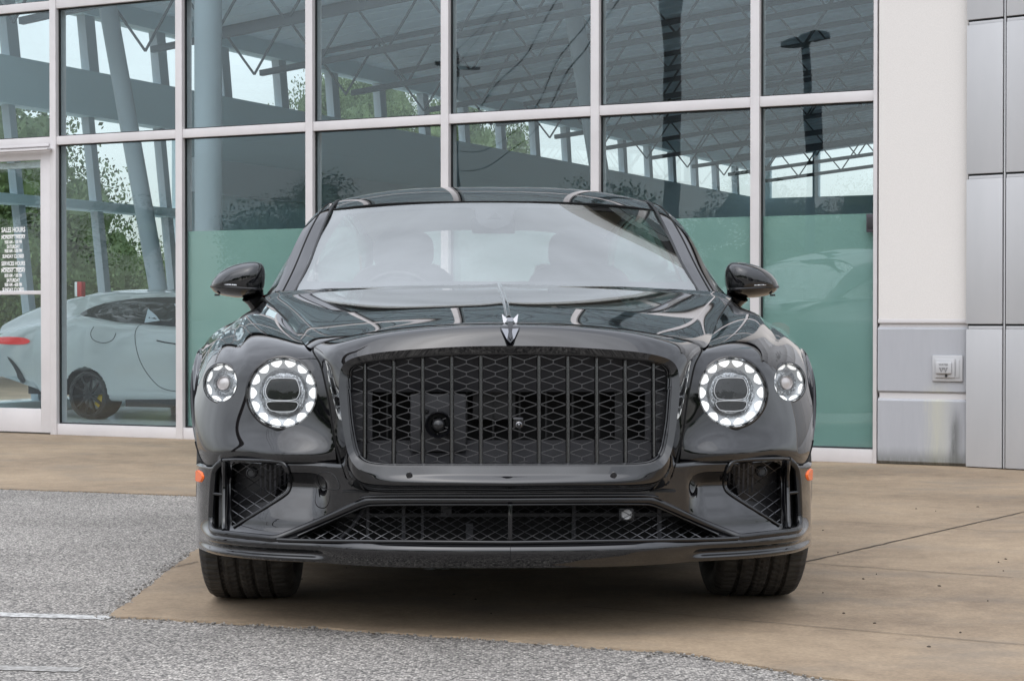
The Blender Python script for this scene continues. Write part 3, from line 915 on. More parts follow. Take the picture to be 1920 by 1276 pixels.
wid = np.interp(xs_, [-1.35, -1.3, -1.15, -.6, 0, 1, xe + .6, xe + 1.5, xe + 2.0, xe + 2.15], [.55, .70, .84, .92, .955, .92, .94, .93, .82, .55])
sec = []
for x, zt, zb, w_ in zip(xs_, rl, btl, wid):
    zt = max(zt, zb + .01); gh = zt - zb
    bot = np.interp(x, [-1.35, -.6, -.5, 2.0, xe + 2.15], [.42, .25, .17, .15, .2])
    pts = [(w_ * .93, bot), (w_ * .985, bot + .05), (w_ * .995, .36), (w_, .5), (w_ * .985, (zb + .5) / 2 + .03), (w_ * .94, zb - .02), (w_ * .90, zb + .0)]
    pts += [(w_ * .90 - gh * .35, zb + gh * .45), (w_ * .90 - gh * .62, zb + gh * .80), (w_ * .45, zb + gh * .97), (0, zt)]
    p = np.array(pts); q = nspl(chord(p, .6), p, np.linspace(0, 1, 150))
    sec.append([(x, -a, b) for a, b in q])
sec = np.array(sec)
ar = lambda P_: ((P_[..., 0] ** 2 + (P_[..., 2] - tyr) ** 2 < (tyr * 1.16) ** 2) | ((P_[..., 0] - 2.62) ** 2 + (P_[..., 2] - tyr) ** 2 < (tyr * 1.16) ** 2)) & (P_[..., 1] < -.5)
am = ar(sec); mk = ~(am[:-1, :-1] & am[1:, 1:])
far = sec.copy(); far[..., 1] *= -1
cb = MB().grid(sec, mask=mk, flip=True); cb.grid(far, mask=mk)
cb.obj('body', M['coupewhite'], coupe, angle=60, weld=True)
# dark side glass, a little proud of the body
def on_coupe(px, py, push=.004):
    s_, z_ = fo(px, py); x = s_ - ws_; z = z_ - .02
    i = int(np.argmin(np.abs(xs_ - x))); j = int(np.argmin(np.abs(sec[i, :, 2] - z)))
    return np.array([x, sec[i, j, 1] - push, z])
GW = soften(np.array([(136, 588), (150, 577), (181, 564.5), (233, 557.5), (290, 555.5), (350, 558), (372, 566), (352, 614), (320, 612), (265, 608), (211, 603.5), (165, 595), (142, 591)], float), 1, True)
def skin(name, poly, mt, push, parent, n=14):
    poly = np.asarray(poly); c = poly.mean(0); v = []; f = []
    k = len(poly)
    for r_ in np.linspace(1, 0, n):
        for p in poly: v.append(on_coupe(*(c + (p - c) * r_), push))
    for i in range(n - 1):
        for j in range(k): f.append((i * k + j, (i + 1) * k + j, (i + 1) * k + (j + 1) % k, i * k + (j + 1) % k))
    return MB().add(v, f).obj(name, mt, parent, angle=0)
skin('side_window', GW, M['coupeglass'], .006, coupe)
skin('quarter_glass', [(253, 578), (272, 591), (284, 601), (258, 605)], M['column'], .009, coupe, 5)
skin('cabin_glimpse', [(296, 569), (335, 565), (335, 606), (318, 592)], M['column'], .009, coupe, 5)
skin('tail_light', soften(np.array([(-40, 633), (0, 631), (35, 632), (50, 636), (54, 640), (46, 645), (20, 646), (-40, 643)], float), 1, True), M['taillight'], .008, coupe, 6)
skin('bumper_vent', soften(np.array([(3, 667), (14, 672), (30, 688), (41, 705), (44, 716), (26, 720), (30, 710), (22, 690)], float), 1, True), M['black'], .006, coupe, 6)
def cline(name, pts, r_=.003, m='gasket'):
    q = curve(np.array(pts, float), 40)
    MB().tube([tuple(on_coupe(a, b, .001)) for a, b in q], r_, 5).obj(name, M[m], coupe)
cline('door_gap', [(254, 608), (251, 620), (253, 640), (265, 680), (285, 712), (305, 728), (335, 734)])
cline('fuel_flap_gap', [(175, 612), (171, 622), (174, 634), (186, 641), (200, 642), (212, 636), (216, 624)])
cline('door_handle', [(292, 638), (305, 641), (320, 643.5), (334, 646)], .006, 'black')
lo = sec[:, :12].copy(); lo[..., 1] -= .006
MB().box((.4, -.90, .12), (2.2, .90, .2)).box((-.85, -.7, .2), (-.4, .7, .4)).obj('sill', M['black'], coupe, smooth=False)
for x in (0.0, 2.62):
    for sd_ in (-1, 1):
        T = Matrix.Translation((x, sd_ * .80, tyr)) @ Matrix.Rotation(PI / 2 * (-sd_) * -1, 4, 'X')
        T = Matrix.Translation((x, sd_ * .80, tyr)) @ Matrix.Rotation(-sd_ * PI / 2, 4, 'X')
        wr = empty('wheel', parent=coupe)
        a_ = tyr
        MB().lathe([(a_ * .78, .11), (a_ * .86, .125), (a_ * .96, .115), (a_, .08), (a_, -.08), (a_ * .95, -.12), (a_ * .78, -.11)], 48, T).obj('tyre', M['rubber'], wr)
        rm = MB().lathe([(a_ * .80, .112), (a_ * .77, .118), (a_ * .74, .09), (a_ * .72, -.1)], 48, T)
        for k in range(10):
            an = 2 * PI * k / 10
            rm.beam(T @ Vector((.03 * math.cos(an), .03 * math.sin(an), .085)), T @ Vector((a_ * .76 * math.cos(an + .12), a_ * .76 * math.sin(an + .12), .10)), .022, .02)
        rm.lathe([(0, .10), (.035, .098), (.04, .07)], 16, T)
        rm.obj('rim', M['rim'], wr)
        MB().lathe([(0, .02), (a_ * .6, .02), (a_ * .6, .0)], 32, T).obj('brake_disc', M['disc'], wr)
        MB().bbox((a_ * .30, -a_ * .25, .022), (a_ * .58, a_ * .25, .06), .01, T @ Matrix.Rotation(-.6, 4, 'Z')).obj('brake_caliper', M['yellow'], wr)

# ================================================================== TREES, POLES AND THE FAR SIDE OF THE LOT
def crown_mesh(seed, n=24000, blobs=12):
    r = np.random.default_rng(seed)
    c = np.stack([r.normal(0, .42, blobs), r.normal(0, .42, blobs), r.uniform(-.35, .62, blobs)], 1)
    rad = r.uniform(.26, .5, blobs)
    V = []; F = []
    for k in range(n):
        b = r.integers(blobs)
        d = r.normal(0, 1, 3); d /= np.linalg.norm(d)
        p = c[b] + d * rad[b] * (r.uniform(.25, 1.0) ** .45)
        p += r.normal(0, .03, 3)
        s = r.uniform(.009, .023)
        u = r.normal(0, 1, 3); u /= np.linalg.norm(u)
        v = np.cross(u, r.normal(0, 1, 3)); v /= np.linalg.norm(v)
        i = len(V)
        V += [p - u * s, p + v * s * .55, p + u * s, p - v * s * .55]
        F.append((i, i + 1, i + 2, i + 3))
    for k in range(blobs):           # dense inner masses so the crown reads solid where it is thick
        A = []
        for i in range(9):
            th = -PI / 2 + PI * i / 8; row = []
            for j in range(14):
                ph = 2 * PI * (j % 13) / 13
                q = c[k] + rad[k] * .52 * (1 + .22 * math.sin(5 * ph + k) * math.cos(3 * th) + .12 * math.sin(9 * th + ph)) * np.array([math.cos(th) * math.cos(ph), math.cos(th) * math.sin(ph), math.sin(th)])
                row.append(q)
            A.append(row)
        b = len(V); A = np.array(A).reshape(-1, 3); V += list(A)
        F += [(b + i * 14 + j, b + i * 14 + j + 1, b + (i + 1) * 14 + j + 1, b + (i + 1) * 14 + j) for i in range(8) for j in range(13)]
    me = bpy.data.meshes.new('crown'); me.from_pydata([tuple(q) for q in V], [], F); me.materials.append(M['foliage'])
    return me
def trunk_mesh(seed):
    r = random.Random(seed); mb = MB()
    mb.tube([(0, 0, 0), (.01, .01, .6), (.03, -.02, 1.2), (.0, .03, 1.9)], [.075, .055, .045, .02], 8)
    for k in range(7):
        a = r.uniform(0, 2 * PI); z = r.uniform(.75, 1.3)
        mb.tube([(0, 0, z), (.25 * math.cos(a), .25 * math.sin(a), z + .3), (.5 * math.cos(a), .5 * math.sin(a), z + .7)], [.03, .02, .007], 6)
    me = bpy.data.meshes.new('trunk'); me.from_pydata(mb.v, [], mb.f); me.materials.append(M['bark']); return me
CROWNS = [crown_mesh(k) for k in (11, 12, 13)]; TRUNKS = [trunk_mesh(k) for k in (1, 2, 3)]
def tree(x, y, h, wd, label, k, group, low=.0):
    t = empty('tree', (x, y, 0), random.uniform(0, 6), label, 'tree', group)
    c = bpy.data.objects.new('crown', CROWNS[k % 3]); COL.objects.link(c); c.parent = t
    c.location = (0, 0, h * (.60 - low)); c.scale = (wd / 1.9, wd / 1.9, h * (.40 + low * .5))
    b = bpy.data.objects.new('trunk', TRUNKS[k % 3]); COL.objects.link(b); b.parent = t; b.scale = (h / 3.2, h / 3.2, h / 2.6)
    return t
def at(px, d): return ((px - 960) / FPX * d, d)
TG = 'trees outside the showroom'
for i, (px, d, h, wd, lb, low) in enumerate([
    (560, 42, 6.4, 3.2, 'green tree seen through the clerestory left of the third mullion', 0),
    (665, 46, 8.0, 3.6, 'leafy tree seen through the clerestory above the roof of the black saloon', 0),
    (755, 47, 7.4, 3.4, 'leafy tree seen through the clerestory beside the centre mullion', 0),
    (905, 52, 8.4, 3.4, 'thin tree seen through the small panes above the middle transom', 0),
    (30, 27, 4.4, 3.6, 'dense green tree seen through the entrance door behind the hours lettering', .2),
    (165, 30, 3.5, 3.0, 'dense bush-like tree seen through the glass behind the white coupe', .22),
    (240, 33, 2.6, 2.6, 'low dark green tree seen between the leaning columns', .22),
    (-90, 24, 5.2, 4.2, 'big green tree beyond the left end of the showroom', .2)]):
    x, y = at(px, d); tree(x, y, h, wd, lb, i, TG, low)
for i, (x, y, h, wd) in enumerate([(-46, -30, 6.5, 8), (-37, -36, 7, 7), (-29, -33, 9, 8), (-20, -40, 7, 7), (-11, -38, 8, 8), (-52, -16, 7, 8), (-58, -4, 8, 8), (6, -46, 7, 8), (16, -44, 8, 8), (50, -20, 9, 9), (48, -5, 8, 8), (-33, -26, 6.4, 8), (-24, -28, 8.5, 9), (-16, -31, 9, 9), (-7, -30, 8, 9), (1, -33, 9, 9), (10, -32, 8, 9), (60, -14, 9, 9), (56, 4, 9, 9), (-42, -22, 6.4, 8)]):
    tree(x, y, h, wd, 'tree across the lot, mirrored in the paint and the glass', i, 'trees across the lot', .12)
def mirror_point(px, py, dist):
    d = ray(px, py); t = np.dot(A0 - CAMP, nv) / np.dot(d, nv); q = CAMP + d * t
    r_ = d - 2 * np.dot(d, nv) * nv
    return q + r_ * dist
# twin-head lot lamp reflected in the right-hand panes
lp = mirror_point(1515, 82, 15)
sl_ = empty('street_lamp', (lp[0], lp[1], 0), .4, 'tall twin-head lot lamp mirrored in the right upper pane', 'street lamp')
MB().lathe([(.16, 0), (.16, .5), (.07, .52), (.055, lp[2])], 14).obj('lamp_post', M['wire'], sl_)
for sg_ in (-1, 1):
    MB().bbox((sg_ * .33 - .24, -.14, lp[2] - .04), (sg_ * .33 + .24, .14, lp[2] + .07), .04).obj('lamp_head', M['wire'], sl_)
zs_ = mirror_point(1490, 245, 15)[2]
sg2 = MB().bbox((-.30, -.09, zs_ - .32), (.34, -.06, zs_ + .32), .01).obj('lot_sign', M['black'], sl_)
MB().tube([(-.20, -.10, zs_ - .18), (.22, -.10, zs_ - .18), (.01, -.10, zs_ + .22)], .035, 6, closed=True, up=(0, 1, 0)).obj('triangle_outline', M['yellow'], sg2)
# utility pole and its cables
up = mirror_point(1258, 100, 9.5)
upole = empty('utility_pole', (up[0], up[1], 0), 0, 'brown wooden utility pole mirrored in the fifth upper pane', 'utility pole')
MB().tube([(0, 0, 0), (.03, 0, 5), (0, .02, 9.5)], [.16, .15, .12], 14).obj('pole', M['pole'], upole)
MB().beam((-.9, 0, 8.9), (.9, 0, 8.9), .1, .12).obj('crossarm', M['pole'], upole)
p2 = empty('utility_pole', (-34, -12, 0), 0, 'utility pole at the far left of the lot carrying cables', 'utility pole')
MB().tube([(0, 0, 0), (.0, 0, 5), (0, .02, 9.0)], [.16, .15, .12], 14).obj('pole', M['pole'], p2)
MB().beam((0, -.9, 8.4), (0, .9, 8.4), .1, .12).obj('crossarm', M['pole'], p2)
for i, (dz_, dx_, sag) in enumerate([(8.9, -.8, .7), (8.9, .8, .9), (8.9, 0, .5), (7.4, 0, 1.0), (6.4, 0, 1.2), (5.8, 0, 1.0)]):
    a = Vector((up[0] + dx_, up[1], dz_)); b = Vector((-34, -12 + dx_, dz_ - .5))
    pts = [a + (b - a) * t - Vector((0, 0, sag * 4 * t * (1 - t))) for t in np.linspace(0, 1, 40)]
    cbm = MB().tube(pts, .008 if i < 3 else .012, 6).obj('overhead_cable', M['wire'])
    tag(cbm, 'black overhead cable between the two utility poles', 'cable', 'overhead cables')
# pale low commercial building across the lot
wb = empty('warehouse', (34, -30, 0), .35, 'pale low commercial building across the lot, mirrored in the paint', 'building')
MB().box((-16, -5, 0), (16, 5, 5.2)).obj('wall', M['stucco'], wb, smooth=False)
MB().box((-16.3, -5.3, 5.2), (16.3, 5.3, 5.7)).obj('roof', M['slate'], wb, smooth=False)
for k in range(7):
    MB().bbox((-14 + k * 4.2, 4.98, 1.0), (-11.2 + k * 4.2, 5.06, 3.2), .02).obj('window', M['coupeglass'], wb, smooth=False)

# ================================================================== BLACK SALOON
car = empty('luxury_saloon', tuple(O_CAR), PSI, 'glossy black luxury saloon with lit round headlights and tall barred grille facing the camera', 'car')
def smid(p):
    """(s, y, z) array of the left half -> car space, left side is negative x"""
    return flipx(p)
M['duct_light'] = mat('pale_sensor_glass', (.35, .35, .35), .25)
def pair(mb, name, mt, parent=None, **kw):
    a = mb.obj(name, mt, parent or car, **kw)
    m2 = MB(); m2.v = [(-x, y, z) for x, y, z in mb.v]; m2.f = [tuple(q[::-1]) for q in mb.f]
    m2.obj(name, mt, parent or car, **kw)
    return a
# ---- hood
HC = [(0.085, .872), (.3, .903), (.6, .934), (1.0, .968), (1.45, .997)]          # centre line (y, z)
SHUT = np.array([S(587, 653, .25), S(564, 627, .5), S(545, 607, .8), S(525, 586.6, 1.05), S(504, 568, 1.35), S(497, 561, 1.5)])
_y = np.linspace(.25, 1.5, 24)
SHUT = np.stack([np.polyval(np.polyfit(SHUT[:, 1], SHUT[:, 0], 2), _y), _y, np.polyval(np.polyfit(SHUT[:, 1], SHUT[:, 2], 2), _y)], 1)
FRONT = np.array([S(957, 606, .085), S(880, 607.5, .092), S(796, 612, .11), S(703, 622, .145), S(640, 633.5, .19), S(612, 640, .215), S(587, 653, .25)])
def zc_of(y):
    a = np.array(HC); return nspl(a[:, 0], a[:, 1:], np.atleast_1d(y))[:, 0]
nH = 90
fr = curve(FRONT, 60)
sh = curve(SHUT, nH)
rear_c = np.array([0, 1.47, zc_of(1.47)[0]])
# rows run front to rear; every row goes from centre to shut line
rows = []
EX = np.linspace(0, 1, 60)
for i in range(nH):
    t = i / (nH - 1)
    tt = t
    e = sh[i]
    yc = .085 + (1.47 - .085) * tt
    bow = fr[:, 1] - (fr[0, 1] + (fr[-1, 1] - fr[0, 1]) * (fr[:, 0] / fr[-1, 0]) ** 2)
    q = EX
    s = q * e[0]
    fy = np.interp(q, fr[:, 0] / fr[-1, 0], fr[:, 1])
    y = (yc + (e[1] - yc) * q ** 2.2) * (1 - (1 - t) ** 6) + (fy + (yc - .085) * (1 - q) + 0) * (1 - t) ** 6 if i else fy
    zcr = zc_of(yc)[0]
    # crown: gentle toward a shoulder crease near the edge, then a steep flank down to the shut line
    zcrest = e[2] + .020
    sc_ = .955
    body = zcr - (zcr - zcrest) * np.clip(q / sc_, 0, 1) ** 2.3
    # crease: blend from crown to flank
    flank = zcrest + (e[2] - zcrest) * np.clip((q - sc_) / (1 - sc_), 0, 1)
    k = sstep(sc_ - .035, sc_ + .02, q)
    z = body * (1 - k) + np.where(q < sc_, zcrest - (q - sc_) * .0, flank) * k
    # soft raised centre spine
    z = z + .004 * np.exp(-(s / .05) ** 2) * sstep(0, .1, t)
    fz = np.interp(q, fr[:, 0] / fr[-1, 0], fr[:, 2])
    b = (1 - t) ** 8
    z = z * (1 - b) + fz * b if i else fz
    # rear edge lifts slightly at the cowl
    z = z + .006 * sstep(.93, 1.0, t)
    rows.append(np.stack([s, y, z], 1))
HOOD = np.array(rows)
_h = HOOD.copy()
for _ in range(3):
    _h[1:-1] = .25 * _h[:-2] + .5 * _h[1:-1] + .25 * _h[2:]
    _h[:, 1:-1] = .25 * _h[:, :-2] + .5 * _h[:, 1:-1] + .25 * _h[:, 2:]
HOOD = _h
# carry the hood edge down at rear
last = HOOD[-1].copy(); last[:, 1] += .012; last[:, 2] -= .03
Hg = np.concatenate([HOOD, last[None]], 0)
full = np.concatenate([smid(Hg)[:, ::-1], Hg[:, 1:]], 1)
MB().grid(full).obj('hood', M['paint'], car, angle=60, weld=True)

# ---- grille shell: ring round the grille opening
def ring_pts(fn, n): return curve(fn, n, .6)
outer = np.array([S(957, 606, .085), S(880, 607.5, .092), S(796, 612, .11), S(703, 622, .145), S(640, 633.5, .19), S(612, 640, .215), S(587, 653, .25),
                  S(598, 678, .21), S(608, 712, .18), S(617, 755, .165), S(625, 810, .155), S(634, 852, .145), S(645, 890, .12), S(660, 910, .09), S(688, 920, .062), S(800, 922.5, .02), S(957, 923, .005)])
mid = np.array([S(957, 648, .0), S(880, 649, .0), S(800, 653, .005), S(715, 660, .018), S(672, 668, .034), S(655, 674, .045), S(643, 684, .052),
                S(637, 700, .05), S(635, 725, .044), S(637, 755, .038), S(643, 802, .03), S(649, 836, .026), S(657, 860, .02), S(671, 878, .012), S(698, 888, .004), S(800, 890, -.02), S(957, 890, -.028)])
inner = np.array([S(957, 661, .012), S(880, 661.5, .012), S(800, 665, .016), S(715, 672, .027), S(678, 677, .04), S(664, 682, .048), S(655, 690, .053),
                  S(651, 703, .055), S(650, 726, .05), S(652, 755, .045), S(656, 801, .037), S(661, 832, .032), S(668, 853, .025), S(680, 866, .015), S(703, 873, .008), S(800, 875, -.012), S(957, 875, -.02)])
shc = outer * .42 + mid * .58
shc[:, 1] -= np.array([.012, .012, .013, .016, .02, .024, .03, .022, .017, .015, .014, .014, .014, .016, .02, .03, .034])     # fullness between shut line and lip
shc[:6, 2] += np.array([.020, .020, .019, .016, .012, .008])
n = 170
t_idx = np.linspace(0, 1, len(outer)); tq = np.linspace(0, 1, n)
def ringc(p):
    tk = chord(outer, .55)
    return nspl(tk, p, tq)
Oc, Sc, Mc, Ic = ringc(outer), ringc(shc), ringc(mid), ringc(inner)
ret = Ic.copy(); ret[:, 1] += .07; cen = np.array([0, 0, .64]); ret[:, 0] *= .985; ret[:, 2] = cen[2] + (ret[:, 2] - cen[2]) * .97
prof = []
for k in range(n):
    a = nspl([0, .3, .62, 1.0], np.array([Oc[k], Oc[k] * .5 + Sc[k] * .5 + (Sc[k] - (Oc[k] + Mc[k]) / 2) * .28, Sc[k], Mc[k]]), np.linspace(0, 1, 16))
    b = np.array([Mc[k] + (Ic[k] - Mc[k]) * u for u in np.linspace(.12, 1, 5)])
    c = np.array([Ic[k] + (ret[k] - Ic[k]) * u for u in np.linspace(.08, 1, 4)])
    prof.append(np.concatenate([a, b, c]))
prof = np.array(prof)
# under-curl below the shell
full = np.concatenate([smid(prof)[::-1], prof[1:]], 0)
MB().grid(full, flip=True).obj('grille_shell', M['paint'], car, angle=34, weld=True)
# polished frame just inside the opening
def closed_loop(L):
    return np.concatenate([smid(L), L[::-1][1:-1]], 0)
loopi = np.concatenate([smid(Ic), Ic[::-1][1:-1]], 0)
fr1 = loopi.copy(); fr1[:, 1] += .012
MB().tube([tuple(p) for p in fr1], .0062, 8, closed=True).obj('grille_frame', M['gloss'], car)
fr2 = loopi.copy(); fr2[:, 1] += .02; fr2[:, 0] *= .985; fr2[:, 2] = .64 + (fr2[:, 2] - .64) * .975
MB().tube([tuple(p) for p in fr2], .0045, 8, closed=True).obj('grille_frame', M['gloss'], car)
# opening outline in (x, z) for clipping
op = np.stack([fr2[:, 0], fr2[:, 2]], 1)
def yg(x): return .012 + .05 * (x / .45) ** 2 + .012
def span(x):
    """z range of the opening at x"""
    zz = []
    for i in range(len(op)):
        a = op[i]; b = op[(i + 1) % len(op)]
        if (a[0] - x) * (b[0] - x) <= 0 and abs(a[0] - b[0]) > 1e-9:
            zz.append(a[1] + (b[1] - a[1]) * (x - a[0]) / (b[0] - a[0]))
    return (min(zz), max(zz)) if len(zz) > 1 else None
bars = [P(x, 770, .03)[0] for x in (684.5, 738, 794, 850, 905, 957.5)]
bars[-1] = 0.0
pit = (bars[-1] - bars[1]) / 4
bx = [-pit * k for k in range(5, 0, -1)] + [0.0] + [pit * k for k in range(1, 6)]
for x in bx:
    z0, z1 = span(x)
    b = MB()
    y0 = yg(x) - .004
    lean = .010
    sec = [(-.0062, .012), (-.0062, .004), (-.0038, 0), (-.0012, .0022), (.0012, .0022), (.0038, 0), (.0062, .004), (.0062, .012)]
    v = []; f = []
    for j, (z, ext) in enumerate(((z0 + .001, 0), ((z0 + z1) / 2, 0), (z1 - .001, 0))):
        for sx, sy in sec: v.append((x + sx, y0 + sy + lean * (z - .64) / .16, z))
    for j in range(2):
        for k in range(8): f.append((j * 8 + k, j * 8 + (k + 1) % 8, (j + 1) * 8 + (k + 1) % 8, (j + 1) * 8 + k))
    f += [tuple(range(8)), tuple(range(23, 15, -1))]
    b.add(v, f).obj('grille_bar', M['barmetal'], car, angle=20, recalc=True)
# honeycomb between the bars
gm = MB(); per = 22.8 * 4.96 / FPX; rv = .00115
def seg(a, b):
    n = 6
    pts = [np.array(a) + (np.array(b) - np.array(a)) * k / n for k in range(n + 1)]
    keep = [inside(op * np.array([.992, 1]) , np.array([p[0]]), np.array([p[1]]))[0] for p in pts]
    for k in range(n):
        if keep[k] and keep[k + 1]:
            A, B = pts[k], pts[k + 1]
            gm.beam((A[0], yg(A[0]) + .010, A[1]), (B[0], yg(B[0]) + .010, B[1]), .0019, .005, up=(0, 1, 0))
cols = [bx[0] - pit + pit * k for k in range(13)]
z_ref = P(850, 640 + 300 / 4.906, .03)[2]
for c in range(12):
    xl = cols[c]; xr = cols[c] + pit; xm = (xl + xr) / 2
    for r_ in range(-2, 12):
        z = z_ref - per * r_
        h = per * .14
        seg((xm, z - h), (xm, z + h))
        dzz = per * .36
        for xe in (xl + .003, xr - .003):
            seg((xm, z + h), (xe, z + h + dzz - per * .0))
            seg((xm, z - h), (xe, z - h - dzz + per * .0))
gm.obj('grille_mesh', M['mesh'], car, smooth=False)
# behind the mesh: shroud with an opening, radar plate, sensor and camera
sb = MB()
def plate(px0, py0, px1, py1, y, th=.012):
    a = P(px0, py1, y); b = P(px1, py0, y)
    return (a[0], y, a[2]), (b[0], y + th, b[2])
zt = P(957, 662, .07)[2]; zb_ = P(957, 874, .07)[2]
zo1 = P(957, 735, .1)[2]; zo0 = P(957, 826, .1)[2]
xo = abs(P(697, 770, .1)[0])
A = np.array([[(-.445, .075, zt + .01), (-.445, .13, zo1)], [(.445, .075, zt + .01), (.445, .13, zo1)]]); sb.grid(A, flip=False)
A = np.array([[(-.435, .13, zo0), (-.40, .06, zb_ - .012)], [(.435, .13, zo0), (.40, .06, zb_ - .012)]]); sb.grid(A)
sb.box((-.445, .12, zo0), (-xo, .14, zo1)).box((xo, .12, zo0), (.445, .14, zo1))
sb.obj('grille_shroud', M['duct'], car, smooth=False)
MB().box((-.5, .30, .42), (.5, .32, .84)).obj('radiator', M['dark'], car, smooth=False)
rd_ = MB()
for k in range(12):
    rd_.box((-.42 + k * .075, .20, .44), (-.415 + k * .075, .205, .80))
rd_.box((-.1, .2, .6), (.02, .25, .75)).box((.3, .17, .52), (.33, .19, .7))
rd_.obj('duct_ribs', M['satin'], car, smooth=False)
a, b = plate(769, 738, 874, 846, .085)
MB().bbox(a, b, .006).obj('radar_plate', M['duct'], car)
def disc_at(px, py, y, prof, mt, name, parent=car, n=32):
    p = P(px, py, y)
    return MB().lathe(prof, n, Matrix.Translation(p) @ Matrix.Rotation(PI / 2, 4, 'X')).obj(name, mt, parent)
# local +z of the lathe points to the camera side (-y)
sn = disc_at(822, 796, .03, [(.0365, -.05), (.0365, .0), (.0345, .004), (.032, .001), (.026, -.012), (.022, -.010), (.019, -.014)], M['gloss'], 'night_vision_sensor')
disc_at(822, 796, .03, [(.0195, -.012), (.018, -.002), (.014, .006), (.008, .010), (0, .0115)], M['lampdark'], 'sensor_lens', sn)
for px, py in ((800, 771), (842, 817)):
    disc_at(px, py, .07, [(.006, -.01), (.006, .0), (.003, .003), (0, .003)], M['satin'], 'sensor_bolt', sn, 10)
cp = P(972, 792, .03)
cmb = MB().bbox((cp[0] - .016, .02, cp[2] - .013), (cp[0] + .014, .07, cp[2] + .016), .006).obj('front_camera', M['gloss'], car)
disc_at(973, 796, .018, [(.009, -.01), (.009, .002), (.006, .004), (.0045, .001), (0, .003)], M['barmetal'], 'camera_lens', cmb, 20)
# parking sensors on the lower shell
for px in (767, 1151):
    p = P(px, 890, -.022 if px < 957 else -.022)
    MB().lathe([(.0085, -.012), (.0085, .0035), (.007, .0045), (.0065, .003), (0, .003)], 20, Matrix.Translation((p[0], p[1] + .006, p[2])) @ Matrix.Rotation(PI / 2, 4, 'X')).obj('parking_sensor', M['gloss'], car)

# ---- fenders with the round lamps
Fg = [
 [S(631, 868, .155), S(629, 850, .15), S(625, 810, .155), S(617, 755, .165), S(608, 712, .18), S(598, 678, .21), S(594, 668, .22), S(590, 658, .236), S(587, 653, .25)],
 [S(592, 867, .16), S(590, 850, .152), S(588, 812, .178), S(584, 745, .195), S(578, 695, .215), S(572, 665, .252), S(570, 652, .285), S(567, 638, .37), S(564, 627, .5)],
 [S(541, 866, .175), S(539, 850, .165), S(536, 815, .202), S(529, 736, .232), S(523, 676, .262), S(519, 645, .325), S(520, 627, .43), S(530, 612, .6), S(545, 607, .8)],
 [S(483, 863, .235), S(481, 848, .226), S(476, 812, .262), S(466, 737, .30), S(459, 690, .335), S(456, 650, .41), S(463, 612, .60), S(487, 591, .83), S(530, 592, .98)],
 [S(421, 861, .325), S(419, 846, .318), S(416, 808, .35), S(413, 717, .41), S(412, 678, .445), S(415, 645, .54), S(430, 611, .77), S(461, 584, .99), S(517, 579, 1.14)],
 [S(378, 867, .44), S(377, 848, .435), S(374, 805, .465), S(373, 730, .54), S(377, 685, .60), S(388, 650, .70), D(.900, .93, .858), D(.845, 1.12, .912), S(508, 572, 1.28)],
 [D(.957, .60, .645), D(.957, .63, .66), D(.956, .66, .69), D(.953, .72, .735), D(.944, .79, .783), D(.925, .87, .825), D(.886, 1.03, .866), D(.838, 1.21, .914), S(502, 566, 1.39)],
 [D(.975, .87, .765), D(.975, .88, .775), D(.974, .90, .79), D(.968, .93, .81), D(.955, .97, .833), D(.93, 1.03, .855), D(.890, 1.13, .879), D(.842, 1.28, .917), D(.812, 1.45, .949)],
 [D(.978, 1.15, .65), D(.978, 1.16, .69), D(.977, 1.18, .74), D(.972, 1.2, .79), D(.957, 1.22, .83), D(.933, 1.25, .858), D(.895, 1.3, .887), D(.85, 1.4, .925), D(.82, 1.52, .957)],
 [D(.974, 1.26, .40), D(.976, 1.3, .52), D(.977, 1.34, .64), D(.973, 1.38, .75), D(.957, 1.4, .82), D(.934, 1.42, .858), D(.898, 1.46, .890), D(.855, 1.52, .93), D(.828, 1.58, .961)],
 [D(.965, 1.65, .22), D(.971, 1.65, .40), D(.975, 1.65, .58), D(.972, 1.65, .72), D(.957, 1.65, .81), D(.935, 1.65, .858), D(.90, 1.65, .893), D(.86, 1.65, .935), D(.84, 1.65, .965)],
]
# the hood side of the fender follows the hood's shut line exactly
Fg = np.array(Fg)
def snap(p):
    k = np.argmin(np.abs(sh[:, 1] - p[1])); return sh[k]
for i in range(1, 7): Fg[i, 8] = snap(Fg[i, 8])
FS = surf(Fg, 330, 210)
def gsm(G, su, sv):
    """fair the grid, borders kept"""
    def k(s):
        r = int(3 * s); x = np.arange(-r, r + 1); w_ = np.exp(-.5 * (x / s) ** 2); return w_ / w_.sum(), r
    out = G.copy()
    for ax, s in ((0, su), (1, sv)):
        w_, r = k(s)
        A = np.moveaxis(out, ax, 0)
        lo = 2 * A[:1] - A[r:0:-1]; hi = 2 * A[-1:] - A[-2:-r - 2:-1]
        B = np.concatenate([lo, A, hi]); m_ = len(A)
        out = np.moveaxis(sum(w_[i] * B[i:i + m_] for i in range(2 * r + 1)), 0, ax)
    return out
_w = sstep(.16, .42, np.linspace(0, 1, 210))[None, :, None]
FS = gsm(FS, 24, 10) * _w + gsm(FS, 7, 5) * (1 - _w)
